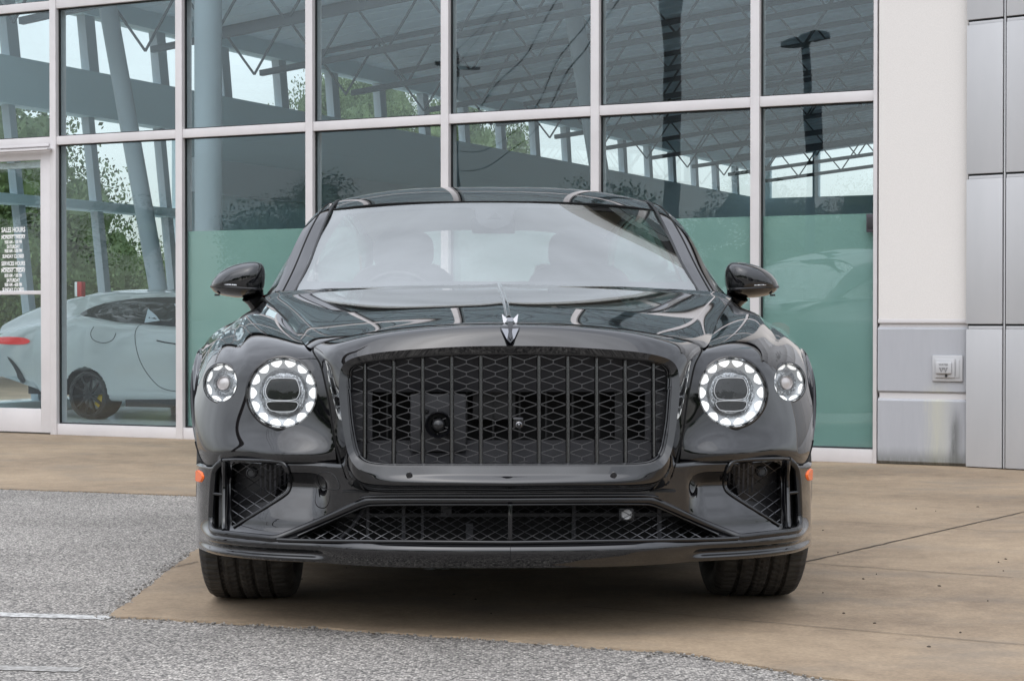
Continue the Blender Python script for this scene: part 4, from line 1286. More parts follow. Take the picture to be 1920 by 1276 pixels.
# crease between the main-lamp bulge and the outer shoulder
ck = np.array([S(450, 700, .36), S(447, 672, .42), S(443, 650, .49), S(438, 630, .6), S(433, 612, .78), D(.868, 1.0, .872), D(.872, 1.3, .895)])
ck = curve(ck, 90)
nrm = np.cross(np.gradient(FS, axis=0), np.gradient(FS, axis=1)); nrm /= np.linalg.norm(nrm, axis=2, keepdims=True) + 1e-12
if nrm[100, 100, 1] > 0: nrm = -nrm
fl = FS.reshape(-1, 3)
dm2 = np.full(len(fl), 9.0); km = np.zeros(len(fl), int)
for k in range(90):
    d = np.linalg.norm(fl - ck[k], axis=1); m_ = d < dm2
    dm2[m_] = d[m_]; km[m_] = k
amp = .012 * np.clip(km / 25., 0, 1) * np.clip((89 - km) / 40., 0, 1)
FS = FS - nrm * (amp * np.exp(-(dm2 / .032) ** 2)).reshape(FS.shape[:2])[..., None]
# fullness over the main lamp side of the crease
px_, py_ = car_px(smid(FS))
HL = dict(c=(529, 736), r=70.0); SL = dict(c=(414.5, 718), rx=33.5, ry=38.0)
cut = ((px_ - 529) ** 2 + (py_ - 736) ** 2 < 67.0 ** 2)
cut |= (((px_ - 414.5) / 31.5) ** 2 + ((py_ - 718) / 36.0) ** 2 < 1) & (FS[..., 1] < .62)
m_ = ~(cut[:-1, :-1] & cut[1:, 1:])
for sgn in (-1, 1):
    q = FS.copy(); q[..., 0] *= sgn
    MB().grid(q, mask=m_, flip=(sgn < 0)).obj('front_fender', M['paint'], car, angle=50)

# ---- lamps
def lamp(name, px, py, y, rad, nrm, nled, small=False):
    c = P(px, py, y)
    parts = []
    for sgn in (-1, 1):
        cc = Vector((c[0] * (1 if sgn < 0 else -1), c[1], c[2]))
        nn = Vector((nrm[0] * (1 if sgn < 0 else -1), nrm[1], nrm[2])).normalized()
        zax = nn; xax = Vector((0, 0, 1)).cross(zax).normalized(); yax = zax.cross(xax)
        T = Matrix(((xax.x, yax.x, zax.x, cc.x), (xax.y, yax.y, zax.y, cc.y), (xax.z, yax.z, zax.z, cc.z), (0, 0, 0, 1)))
        r_ = rad
        h = MB().lathe([(r_ * 1.10, -.035), (r_ * 1.125, -.004), (r_ * 1.11, .003), (r_ * 1.06, .005), (r_ * 1.03, -.002), (r_ * 1.0, -.012), (r_ * .995, -.045)], 64, T).obj(name, M['gloss'], car)
        MB().lathe([(r_ * 1.045, .0035), (r_ * 1.03, .0065), (r_ * 1.015, .0035)], 64, T).obj('bezel', M['chrome'], h)
        MB().lathe([(r_ * 1.0, -.006), (r_ * .93, -.014), (r_ * .80, -.020), (r_ * .745, -.024)], 64, T).obj('light_ring', M['glowring'], h)
        MB().lathe([(r_ * .745, -.024), (r_ * .62, -.034), (r_ * .50, -.030), (0, -.030)], 64, T).obj('crystal_reflector', M['crystal'], h)
        for k in range(nled):
            a = 2 * PI * (k + .5) / nled + PI / 2
            ww = PI / nled
            poly = []
            for rr_, wq in ((.985, .62), (.965, .76), (.92, .80), (.87, .66), (.82, .40), (.79, .14)):
                poly.append((rr_, wq * ww))
            pts = [(r_ * q * math.cos(a + u), r_ * q * math.sin(a + u)) for q, u in poly] + [(r_ * q * math.cos(a - u), r_ * q * math.sin(a - u)) for q, u in poly[::-1]]
            mb = MB(); mb.prism(pts, -.013, -.009, lambda u, v, d: tuple(T @ Vector((u, v, d))))
            mb.obj('led_segment', M['led'], h, smooth=False)
        if not small:
            def hexa(sc, yo=0.0):
                q = [(-.27, .40), (.30, .40), (.38, .34), (.46, .10), (.44, -.06), (.34, -.20), (-.36, -.20), (-.46, -.06), (-.48, .10), (-.38, .34)]
                return soften(np.array([(u * sc * r_, v * sc * r_) for u, v in q]), 2, True)
            def trap(sc):
                q = [(-.38, -.22), (.34, -.22), (.43, -.28), (.40, -.38), (.30, -.50), (-.30, -.50), (-.41, -.38), (-.45, -.28)]
                return soften(np.array([(u * sc * r_, v * sc * r_) for u, v in q]), 2, True)
            for q in (hexa(1.12), trap(1.12)):
                mb = MB(); mb.prism([tuple(p) for p in q], -.03, -.012, lambda u, v, d: tuple(T @ Vector((u, v, d))))
                mb.obj('projector_lens', M['lampdark'], h, smooth=False)
                mb = MB(); mb.tube([T @ Vector((p[0], p[1], -.011)) for p in q], r_ * .012, 6, closed=True, up=tuple(zax))
                mb.obj('light_guide', M['lampline'], h)
            mb = MB(); q = hexa(1.28)
            mb.tube([T @ Vector((p[0], p[1], -.02)) for p in q], r_ * .03, 6, closed=True, up=tuple(zax)); mb.obj('projector_collar', M['crystal'], h)
        else:
            MB().lathe([(r_ * .40, -.03), (r_ * .38, -.012), (r_ * .36, -.010), (r_ * .33, -.016), (r_ * .2, -.013), (0, -.012)], 28, T).obj('indicator_core', M['amberbulb'], h)
            MB().lathe([(r_ * .50, -.02), (r_ * .47, -.010), (r_ * .44, -.02)], 28, T).obj('core_ring', M['crystal'], h)
        MB().lathe([(r_ * 1.01, .000), (r_ * .9, .006), (r_ * .6, .013), (r_ * .3, .016), (0, .017)], 48, T).obj('lamp_cover', M['lens'], h)
lamp('headlight', 529, 736, .225, 62.5 * (4.93 + .235) / FPX, (-.10, -1, .10), 14)
lamp('side_lamp', 414.8, 717.5, .415, 34.5 * (4.93 + .415) / FPX, (-.42, -1, .10), 8, True)

# ---- front bumper, swept round the corner
PL = np.array([(0, .02), (.25, .035), (.42, .085), (.52, .142), (.62, .180), (.72, .232), (.817, .318), (.880, .405), (.912, .47), (.926, .52)])
ZTOP = None
pl = curve(PL, 420, 1.0)
tn = np.gradient(pl, axis=0); tn /= np.linalg.norm(tn, axis=1, keepdims=True)
pn = np.stack([tn[:, 1], -tn[:, 0]], 1)           # outward: forward / sideways
al_ = np.linspace(0, 1, 420)
# top edge follows the fender's shut line
b0 = smid(FS[:, 0][:140]); sF = -b0[:, 0]; zF = b0[:, 2]
od = np.argsort(sF); 
ztop = np.interp(pl[:, 0], sF[od], zF[od])
ztop = np.where(pl[:, 0] < .48, zF[od][0], ztop)
nz_ = 110
zl = np.linspace(0, 1, nz_)
ZB = .205
BS = np.zeros((420, nz_, 3))
for i in range(420):
    s_, y_ = pl[i]
    z = ZB + (ztop[i] - ZB) * zl
    win = sstep(.49, .57, s_) * (1 - sstep(.80, .86, s_))            # winglet zone
    o_ = np.zeros(nz_)
    # winglet: overhang under the fender line, then a face leaning to the sky
    wing = np.interp(z, [.20, .295, .315, .345, .385, .415, .432, .446, .47], [0, 0, -.002, -.016, -.040, -.052, -.036, -.010, 0])
    kk = np.ones(9) / 9.
    wing = np.convolve(np.pad(wing, 4, mode='edge'), kk, 'valid')
    o_ += wing * win
    # lip: sky-facing shelf, rounded nose, tucked under
    lift = .0 + .004 * 0
    lip = np.interp(z, [.200, .212, .235, .252, .266, .278, .292, .30, .5], [.004, .018, .034, .040, .034, .014, .002, 0, 0])
    lip = np.convolve(np.pad(lip, 3, mode='edge'), np.ones(7) / 7., 'valid')
    fade = 1 - .97 * sstep(.80, .92, s_)
    o_ += lip * fade
    # outer blade below the lip at the corners
    bl = np.interp(z, [.2, .208, .219, .226, .236, .246], [-.012, .012, .006, -.012, -.010, 0.0]) * sstep(.46, .54, s_) * (1 - .9 * sstep(.82, .92, s_))
    bl = np.convolve(np.pad(bl, 2, mode='edge'), np.ones(5) / 5., 'valid')
    o_ += bl
    o_ -= .007 * np.exp(-((ztop[i] - z) / .004) ** 2)
    BS[i, :, 0] = s_ + pn[i, 0] * o_; BS[i, :, 1] = y_ + pn[i, 1] * o_; BS[i, :, 2] = z
# the side part runs straight on to the wheel arch
px_, py_ = car_px(smid(BS))
def outl(pts, it=2): return soften(np.array(pts, float), it, True)
INT = outl([(432, 867), (440, 866), (524, 868), (531, 874), (541, 897), (540, 916), (530, 927), (440, 985), (432, 985)], 1)
VAN = outl([(403, 884), (408, 873), (420, 865), (421, 993), (408, 995), (400, 988)], 1)
LOW = np.array([(965, 945), (700, 945), (684, 948), (668, 954), (560, 1003), (556, 1008), (566, 1012.5), (965, 1015)], float)
SHELLCUT = np.array([(965, 840), (629, 840), (635, 856), (646, 893), (662, 912), (690, 921), (965, 924)], float)
hid = inside(INT, px_, py_) | inside(VAN, px_, py_) | inside(LOW, px_, py_) | inside(SHELLCUT, px_, py_)
m_ = ~(hid[:-1, :-1] & hid[1:, 1:])
bp = MB()
bp.grid(smid(BS), mask=m_, flip=True); bp.grid(BS, mask=m_)
# return under the lip
und = np.stack([BS[:, 0], BS[:, 0] + np.array([0, .25, .004])], 1); und[:, 1, 0] *= .9
bp.grid(smid(und)); bp.grid(und, flip=True)
bp.obj('front_bumper', M['paint'], car, angle=60, weld=True, recalc=False)
# map photo pixels to the bumper surface
bf = BS.reshape(-1, 3); bpx, bpy_ = px_.reshape(-1), py_.reshape(-1)
def on_bumper(px, py, push=0.0):
    d = (bpx - px) ** 2 + (bpy_ - py) ** 2
    k = np.argsort(d)[:4]; wq = 1 / (d[k] + .05); wq /= wq.sum()
    y = (bf[k, 1] * wq).sum()
    return P(px, py, y - push)
def both(fn):
    mb = MB(); fn(mb); mb.mirror(); return mb
# recessed cavities behind the openings
def cavity(name, poly, depth, m):
    mb = MB()
    front = np.array([on_bumper(x, y, -.004) for x, y in poly]); back = front.copy(); back[:, 1] += depth
    n = len(poly); v = list(front) + list(back)
    f = [(i, (i + 1) % n, n + (i + 1) % n, n + i) for i in range(n)] + [tuple(range(n, 2 * n))]
    mb.add(v, f)
    return pair(mb, name, m, smooth=False)
cavity('intake_duct', INT, .07, M['satin'])
cavity('vane_duct', VAN, .05, M['satin'])
LOWc = LOW.copy(); LOWc[0, 0] = LOWc[-1, 0] = 957.2
cv = MB()
for (z0, z1, y) in ((.25, .42, .235),):
    cv.box((-.49, y, z0), (.49, y + .02, z1))
cv.box((-.46, .07, .405), (.46, .22, .41)); 
cv.obj('lower_duct', M['dark'], car, smooth=False)
fn_ = MB()
for x, w_, z0, z1, y in ((-.40, .008, .25, .40, .17), (-.30, .010, .25, .38, .16), (-.245, .006, .25, .40, .15), (-.19, .03, .33, .39, .15), (.42, .012, .25, .40, .17), (.18, .01, .25, .4, .18), (-.12, .02, .26, .31, .16)):
    fn_.box((x, y, z0), (x + w_, y + .015, z1))
fn_.box((-.47, .19, .325), (.47, .20, .335)); fn_.tube([(-.47, .17, .27), (-.44, .16, .30), (-.40, .16, .36)], .006, 8)
fn_.obj('lower_duct_hardware', M['duct'], car, smooth=False)
# diamond meshes, clipped to their outlines
def diamond(name, poly, pw_, ph_, x0, y0, r_, push, mt, xlim=None, mirror=True):
    mb = MB(); poly = np.asarray(poly)
    xa, xb = poly[:, 0].min(), poly[:, 0].max(); ya_, yb = poly[:, 1].min(), poly[:, 1].max()
    sl_ = ph_ / pw_
    for sg in (1, -1):
        c0_ = y0 - sg * sl_ * x0
        ks = range(-90, 91)
        for k in ks:
            c = c0_ + k * ph_
            xs_ = np.arange(xa, xb + .1, 2.0); ys_ = sg * sl_ * xs_ + c
            ins = inside(poly, xs_, ys_)
            run = []
            for i in range(len(xs_) + 1):
                if i < len(xs_) and ins[i]: run.append((xs_[i], ys_[i]))
                else:
                    if len(run) > 1:
                        q = run[::4] + ([run[-1]] if (len(run) - 1) % 4 else [])
                        if len(q) > 1: mb.tube([tuple(on_bumper(a, b, push - (.0012 if sg > 0 else 0))) for a, b in q], r_, 4, caps=False)
                    run = []
    if poly[:, 0].max() < 900: return pair(mb, name, mt)
    return mb.mirror().obj(name, mt, car, smooth=True)
diamond('lower_grille_mesh', LOWc, 28.4, 15.3, 559, 1012, .00105, -.012, M['mesh'])
INTM = INT
diamond('intake_mesh', INTM, 30, 20, 432, 894, .0011, -.004, M['mesh'])
# intake fins behind the mesh
fb = MB()
for px in (489, 498, 507, 516, 525, 534):
    a = on_bumper(px, 870, -.03); b = on_bumper(px, 925 if px < 520 else 910, -.03)
    fb.beam(tuple(a), tuple(b), .0055, .004, up=(0, 1, 0))
pair(fb, 'intake_fins', M['duct'], smooth=False)
pq = on_bumper(472, 886, -.004)
for sgn in (1, -1):
    MB().lathe([(.0155, -.03), (.0155, .002), (.0135, .004), (.0115, .0), (.0095, .0), (.0085, .004), (0, .004)], 24, Matrix.Translation((pq[0] * sgn, pq[1], pq[2])) @ Matrix.Rotation(PI / 2, 4, 'X')).obj('parking_sensor', M['satin'], car)
# round distance sensor behind the right half of the lower grille
ps = P(1175, 964, .075)
sn2 = MB().bbox((ps[0] - .022, .078, ps[2] - .018), (ps[0] + .022, .12, ps[2] + .018), .006).obj('distance_sensor', M['satin'], car)
MB().lathe([(.0155, -.01), (.0155, .002), (.013, .005), (.009, .003), (0, .005)], 22, Matrix.Translation((ps[0], .078, ps[2])) @ Matrix.Rotation(PI / 2, 4, 'X')).obj('sensor_lens', M['duct_light'], sn2)
# trims
def trim(name, pts, r_, push, mt, sx=1.0, sy=1.0, closed=False, it=2, parent=car):
    q = soften(np.array(pts, float), it, closed)
    A = [tuple(on_bumper(a, b, push)) for a, b in q]
    mb = MB().tube(A, r_, 10, closed=closed, sx=sx, sy=sy, up=(0, -1, 0))
    if max(p[0] for p in pts) < 900: return pair(mb, name, mt)
    return mb.mirror().obj(name, mt, parent)
trim('air_dam_trim', [(957, 937), (700, 937), (684, 940), (668, 946), (600, 977), (530, 1005), (516, 1010), (498, 1008), (408, 999), (399, 995), (396, 984), (398, 930), (401, 888), (406, 875), (419, 863.5)], .0105, .004, M['gloss'], 1.0, .8)
trim('air_dam_trim', [(957, 929), (720, 929), (688, 931), (676, 934)], .005, .004, M['gloss'])
trim('intake_rim', [(419, 862.5), (440, 861.5), (526, 864), (536, 871), (545, 897)], .006, .004, M['gloss'])
trim('intake_rim', [(545, 897), (544, 917), (533, 929), (438, 988)], .004, .002, M['gloss'])
trim('vane_bar', [(421, 866), (421, 930), (421, 996)], .0095, .008, M['gloss'], .9, 1.2)
trim('vane_bar', [(401, 925), (421, 927)], .005, .004, M['gloss'])
trim('lower_grille_rim', [(957, 945.5), (700, 945.5), (684, 948.5), (668, 954.5), (558, 1004)], .0035, .002, M['gloss'])
trim('lower_grille_rim', [(957, 1016), (566, 1013), (520, 1011)], .0055, .006, M['gloss'])
q0 = P(957.3, 944, .012); q1 = P(957.3, 1016, .012)
MB().bbox((-.006, .0, q1[2]), (.006, .02, q0[2]), .002).obj('grille_divider', M['gloss'], car)
# tow-eye cover, a rounded seam on the bumper face
tw = outl([(594, 884), (626, 885), (638, 912), (634, 918), (603, 916), (597, 908)], 2)
MB().tube([tuple(on_bumper(a, b, .0005)) for a, b in tw], .0014, 6, closed=True, up=(0, -1, 0)).obj('tow_eye_cover', M['satin'], car)
# amber side reflectors
for sgn in (1, -1):
    A = []
    for a, b in outl([(366, 881), (373, 880), (381, 885), (383, 896), (379, 904), (372, 903), (366, 899)], 2):
        k = np.argmin((bpx - max(a, bpx[(abs(bpy_ - b) < 3)].min() + .3)) ** 2 + (bpy_ - b) ** 2); p = smid(bf[k]); A.append(p)
    A = np.array(A); cen = A.mean(0)
    v = []; n = len(A); out = np.array([-.75, -.66, 0])
    v += [tuple(p + out * .000) for p in A] + [tuple(cen + (p - cen) * .85 + out * .006) for p in A]
    f = [(i, (i + 1) % n, n + (i + 1) % n, n + i) for i in range(n)] + [tuple(range(n, 2 * n))]
    mb = MB().add(v, f)
    if sgn < 0: mb.v = [(-x, y, z) for x, y, z in mb.v]; mb.f = [q[::-1] for q in mb.f]
    mb.obj('side_reflector', M['orange'], car, recalc=True)
# shut lines
def seam(pts, r_=.0022):
    mb = MB().tube([tuple(p) for p in pts], r_, 6, caps=True); mb.mirror(); return mb
gp = MB()
gp.tube([tuple(p) for p in smid(sh[::2])], .0030, 6)
gp.tube([tuple(p) for p in smid(fr[::2])], .0022, 6)
shl = ringc(outer); a_ = chord(outer, .55)
i0 = int(n * 0); 
tk = chord(outer, .55); sel = (tq > tk[6]) & (tq < tk[13])
gp.tube([tuple(p) for p in smid(Oc[sel])], .0028, 6)
gp.tube([tuple(p) for p in smid(FS[::2, 0][:82])], .0022, 6)
gp.mirror().obj('panel_gap', M['seam'], car)
# hood spear and emblem
sp = MB(); pts = []
for t in np.linspace(0, 1, 40):
    y = 1.46 - (1.46 - .14) * t
    pts.append((0, y, zc_of(y)[0] + .007 + .004 * math.sin(PI * t)))
sp.tube(pts, [.0085 - .002 * t for t in np.linspace(0, 1, 40)], 10, sx=1.0, sy=.9)
emb = sp.obj('hood_spear', M['chrome'], car)
wg = MB()
def emb_poly(pts, y0, y1, z_t, z_b, th):
    """plate leaning along the shell; pixels map to x and height"""
    v = []
    for px, py in pts:
        t = (py - z_t) / (z_b - z_t); v.append(P(px, py, y0 + (y1 - y0) * t))
    v = np.array(v); w2 = v.copy(); w2[:, 1] += th
    n = len(v)
    return np.concatenate([v, w2]), [tuple(range(n))[::-1], tuple(range(n, 2 * n))] + [(i, (i + 1) % n, n + (i + 1) % n, n + i) for i in range(n)]
for q in ([(941, 588), (951, 597.5), (950, 601), (946, 606), (943.5, 604)], [(972, 588), (962, 597.5), (963, 601), (967, 606), (969.5, 604)]):
    wg.add(*emb_poly(q, .10, .08, 588, 606, .01))
wg.add(*emb_poly([(951, 595), (962, 595), (962, 602), (951, 602)], .095, .08, 595, 602, .014))
M['dimchrome'] = mat('smoked_chrome', (.30, .30, .31), .12, metal=1.0)
wg.obj('emblem_wings', M['dimchrome'], car, smooth=False, recalc=True)
EM = [(937.5, 612.5), (975, 612.5), (974, 617), (961.5, 638), (957, 642.5), (952, 638), (938.5, 617)]
MB().add(*emb_poly(EM, .028, -.030, 612, 643, .012)).obj('emblem_shield', M['gloss'], car, smooth=False, recalc=True)
em2 = MB()
for q in ([(940, 615), (953, 616), (953.5, 622), (951, 636), (949, 633)], [(972.5, 615), (961, 616), (960, 622), (962.5, 636), (965, 633)]):
    em2.add(*emb_poly(q, .0255, -.0325, 612, 643, .004))
em2.obj('emblem_facets', M['dimchrome'], car, smooth=False, recalc=True)
MB().add(*emb_poly([(952.5, 603), (961.5, 603), (962, 616), (959, 625), (960.5, 630), (957, 636), (953.5, 630), (955, 625), (952, 616)], .052, -.022, 603, 636, .014)).obj('emblem_stem', M['gloss'], car, smooth=False, recalc=True)

# ---- windshield, roof, pillars, side glass, tail
WS_B = lambda q: D(0, 1.60, .980) * 1 + np.array([.745 * q, .16 * q ** 2, (S(558, 545, 1.76)[2] - .003 - .980) * q ** 2])
cT = S(926, 378.5, 2.36)[2]; eT = S(622, 394, 2.5)
WS_T = lambda q: np.array([eT[0] * q, 2.36 + (eT[1] - 2.36) * q ** 2, cT + (eT[2] - cT) * q ** 2.6])
eB = S(556, 546, 1.76)
nu, nw = 49, 40
WS = np.zeros((nu, nw, 3))
for i in range(nu):
    q = i / (nu - 1)
    b = np.array([eB[0] * q, 1.60 + .16 * q ** 2, .982 + (eB[2] - .982) * q ** 2]); t = WS_T(q)
    for j in range(nw):
        k = j / (nw - 1)
        p = b + (t - b) * k; bow = math.sin(PI * k) * .011
        WS[i, j] = p + np.array([0, -bow * .5, bow])
wfull = np.concatenate([smid(WS)[::-1], WS[1:]], 0)
wsh = MB().grid(wfull).obj('windshield', M['screen'], car, angle=0, weld=True)
# black border printed on the inside of the glass, with the sensor patch
QW = np.linspace(-1, 1, 2 * nu - 1)[:, None] * np.ones((1, nw)); KW = np.linspace(0, 1, nw)[None] * np.ones((2 * nu - 1, 1))
ff = surf  # (keeps name short)
fine_u, fine_v = 360, 180
iu = np.linspace(0, 2 * nu - 2, fine_u); iv = np.linspace(0, nw - 1, fine_v)
W2 = np.stack([nspl(np.arange(2 * nu - 1), wfull[:, j], iu) for j in range(nw)], 1)
W2 = np.stack([nspl(np.arange(nw), W2[i], iv) for i in range(fine_u)])
W2[..., 2] -= .006; W2[..., 1] += .004
wx, wy = car_px(W2)
lim = soften(np.array([(578, 530), (571, 524), (640, 408), (652, 401), (760, 391), (848, 387.5), (885, 388), (893, 394), (894, 412), (905, 424), (927, 430), (949, 424), (961, 412), (962, 394), (970, 388), (1000, 388), (1090, 391), (1195, 401), (1210, 408), (1293, 524), (1286, 530), (957, 526.5)], float), 2, True)
inn = inside(lim, wx, wy)
tri = inside(np.array([(912, 411), (943, 411), (929, 398.5)]), wx, wy)
inn |= tri
m_ = ~(inn[:-1, :-1] & inn[1:, 1:])
MB().grid(W2, mask=m_).obj('glass_border', M['frit'], wsh)
# cowl and wiper
cw = []
for q in np.linspace(-1, 1, 41):
    cw.append([(q * .80, 1.49 - .11 * q * q, .972 - .045 * q * q), (q * .78, 1.64 + .13 * q * q, .972 - .02 * q * q)])
MB().grid(np.array(cw)).obj('cowl', M['satin'], car)
# roof
RC = np.array([(2.36, cT), (2.6, 1.418), (2.9, 1.454), (3.2, 1.463), (3.6, 1.452), (4.0, 1.415), (4.35, 1.355)])
RE = np.array([(2.5, eT[0], eT[2]), (2.72, .655, 1.376), (3.0, .655, 1.397), (3.3, .652, 1.402), (3.7, .645, 1.388), (4.05, .62, 1.345), (4.42, .58, 1.275)])
n = 60; tt = np.linspace(0, 1, n)
rc = nspl(chord(RC), RC, tt); re_ = nspl(chord(RE), RE, tt)
RG = []
for i in range(n):
    row = []
    for q in np.linspace(-1, 1, 61):
        a = abs(q)
        row.append((re_[i, 1] * q, rc[i, 0] + (re_[i, 0] - rc[i, 0]) * a ** 2, rc[i, 1] + (re_[i, 2] - rc[i, 1]) * a ** 3.6))
    RG.append(row)
roof = MB().grid(np.array(RG), flip=True).obj('roof', M['paint'], car, angle=0)
MB().tube([RG[0][k] for k in range(0, 61)], .004, 6).obj('roof_seam', M['seam'], roof)
# pillar and cant rail from the screen edge to the drip line
Bc = np.array([D(.822, 1.80, .985), D(.803, 1.95, 1.066), D(.772, 2.2, 1.200), D(.728, 2.5, 1.312), D(.703, 2.8, 1.352), D(.695, 3.2, 1.362), D(.688, 3.6, 1.346), D(.655, 4.1, 1.275), D(.66, 4.5, 1.13), D(.70, 4.85, 1.0)])
Ac = np.array([D(eB[0] + .01, 1.76, .975), D(.712, 1.95, 1.082), D(.690, 2.2, 1.200), D(eT[0] + .002, 2.5, eT[2] + .003), D(.656, 2.75, 1.379), D(.653, 3.2, 1.402), D(.645, 3.7, 1.388), D(.62, 4.05, 1.345), D(.58, 4.42, 1.275), D(.64, 4.80, 1.04)])
n = 90
ac = curve(Ac, n); bc = curve(Bc, n)
tkA = np.linspace(0, 1, n)
ac = nspl(chord(Ac, .8), Ac, tkA); bc = nspl(chord(Ac, .8), Bc, tkA)
pg = []
for i in range(n):
    row = []
    for k in np.linspace(0, 1, 9):
        p = ac[i] + (bc[i] - ac[i]) * k
        h = math.sin(PI * k) * .010
        row.append(p + np.array([h * .6, 0, h * .8]))
    e = bc[i].copy(); row.append(e + np.array([-.012, .004, -.016]))
    pg.append(row)
pg = np.array(pg)
for sgn in (-1, 1):
    q = pg.copy(); q[..., 0] *= sgn
    o_ = MB().grid(q, flip=(sgn > 0)).obj('pillar_rail', M['paint'], car, angle=50)
    s1 = ac.copy(); s1[:, 0] = s1[:, 0] * sgn
    MB().tube([tuple(p + np.array([0, -.002, .002])) for p in s1[:42]], .006, 6).obj('screen_seal', M['satin'], o_)
    m1 = (ac * .52 + bc * .48); m1[:, 0] *= sgn
    MB().tube([tuple(p + np.array([.006 * sgn, 0, .0085])) for p in m1[:44]], .0032, 6).obj('pillar_seam', M['seam'], o_)
# side glass
BELT = np.array([D(.852, 1.80, .972), D(.872, 2.2, .985), D(.884, 2.9, .992), D(.882, 3.6, 1.0), D(.85, 4.2, 1.012), D(.79, 4.62, 1.02)])
nb = 60
be = curve(BELT, nb); tb = np.linspace(0, .92, nb)
bt = np.stack([np.interp(tb, tkA, bc[:, k]) for k in range(3)], 1)
bt[:, 1] += .004; bt[:, 0] -= .008; bt[:, 2] -= .008
sg = np.array([[be[i] + (bt[i] - be[i]) * k + np.array([.018 * math.sin(PI * k), 0, 0]) for k in np.linspace(0, 1, 10)] for i in range(nb)])
for sgn in (-1, 1):
    q = sg.copy(); q[..., 0] *= sgn
    o_ = MB().grid(q, flip=(sgn < 0)).obj('side_window', M['tint'], car, angle=0)
    pb_ = MB()
    for i in (31,):
        pb_.tube([tuple(q[i, k] + np.array([.002 * sgn, 0, 0])) for k in range(10)], .03, 6, sx=.2, sy=1.0, up=(0, 1, 0))
    pb_.obj('door_pillar', M['gloss'], o_)
# body side loft, from the fender to the tail
ST = [(1.65, 1.0, 0), (2.2, 1.004, .004), (3.0, 1.006, .008), (3.6, 1.01, .012), (4.06, 1.014, .014), (4.5, 1.0, .016), (4.9, .955, .012), (5.12, .90, .0), (5.26, .80, -.02)]
base = Fg[-1]
BL = []
for y, sc_, dz_ in ST:
    row = []
    for k in range(9):
        s_, _, z_ = base[k]
        ss = s_ * sc_
        if k >= 7:
            tgt = np.interp(y, BELT[:, 1], BELT[:, 0]); ss = (tgt + (.02 if k == 7 else -.004)) * min(1, sc_ if y > 4.6 else 1)
            z_ = np.interp(y, BELT[:, 1], BELT[:, 2]) - (.03 if k == 7 else .002)
        row.append(D(ss, y, z_ + dz_ * (k / 8)))
    BL.append(row)
BL = surf(np.array(BL), 240, 70)
arch = (BL[..., 1] - 4.06) ** 2 + (BL[..., 2] - .375) ** 2 < .39 ** 2
m_ = ~(arch[:-1, :-1] | arch[1:, 1:])
for sgn in (-1, 1):
    q = BL.copy(); q[..., 0] *= sgn
    o_ = MB().grid(q, mask=m_, flip=(sgn < 0)).obj('body_side', M['paint'], car, angle=50)
    th = np.linspace(-.18, PI + .18, 40)
    MB().tube([(sgn * .982, 4.06 + .392 * math.cos(a), .375 + .392 * math.sin(a)) for a in th], .012, 6).obj('wheel_arch', M['paint'], o_)
    for y in (2.86, 3.86):
        i = int(np.argmin(np.abs(BL[:, 40, 1] - y)))
        MB().tube([tuple(q[i, k]) for k in range(4 if y < 3.5 else 46, 70, 3)], .003, 5).obj('door_gap', M['seam'], o_)
    for y in (2.55, 3.55):
        MB().tube([(sgn * .975, y, .80), (sgn * .992, y + .03, .80), (sgn * .992, y + .2, .802), (sgn * .975, y + .23, .802)], .012, 8).obj('door_handle', M['gloss'], o_)
# deck and tail
dk = []
for y, z, hs_ in ((4.42, 1.03, .72), (4.75, 1.045, .72), (5.0, 1.035, .70), (5.2, 1.0, .66), (5.29, .93, .64), (5.31, .8, .64), (5.29, .6, .66), (5.27, .4, .68), (5.22, .24, .66)):
    row = []
    for q in np.linspace(-1, 1, 25):
        a = abs(q); be_ = np.interp(y, BELT[:, 1], BELT[:, 0])
        s_ = q * (be_ if y < 4.6 else (.80 if z > .95 else .775)); row.append((s_, y - (.0 if z > 1.02 else .06 * a ** 3), z - .02 * a ** 3 if z > .95 else z))
    dk.append(row)
MB().grid(surf(np.array(dk), 60, 40), flip=True).obj('rear_deck', M['paint'], car, angle=60)
rw = []
for k in np.linspace(0, 1, 14):
    row = []
    for q in np.linspace(-1, 1, 31):
        a = abs(q)
        tp = np.array([.575 * q, 4.35 + .07 * a * a, 1.353 - .078 * a ** 3]); bt_ = np.array([.66 * q, 4.80 - .03 * a * a, 1.045])
        p = tp + (bt_ - tp) * k; row.append(p + np.array([0, .01, .02]) * math.sin(PI * k))
    rw.append(row)
MB().grid(np.array(rw), flip=True).obj('rear_window', M['screen'], car, angle=0)
for sgn in (-1, 1):
    MB().lathe([(.0, .03), (.07, .025), (.095, 0), (.1, -.03)], 28, Matrix.Translation((sgn * .62, 5.26, .80)) @ Matrix.Rotation(-PI / 2, 4, 'X') @ Matrix.Diagonal((1.25, .75, 1, 1))).obj('tail_light', M['taillight'], car)
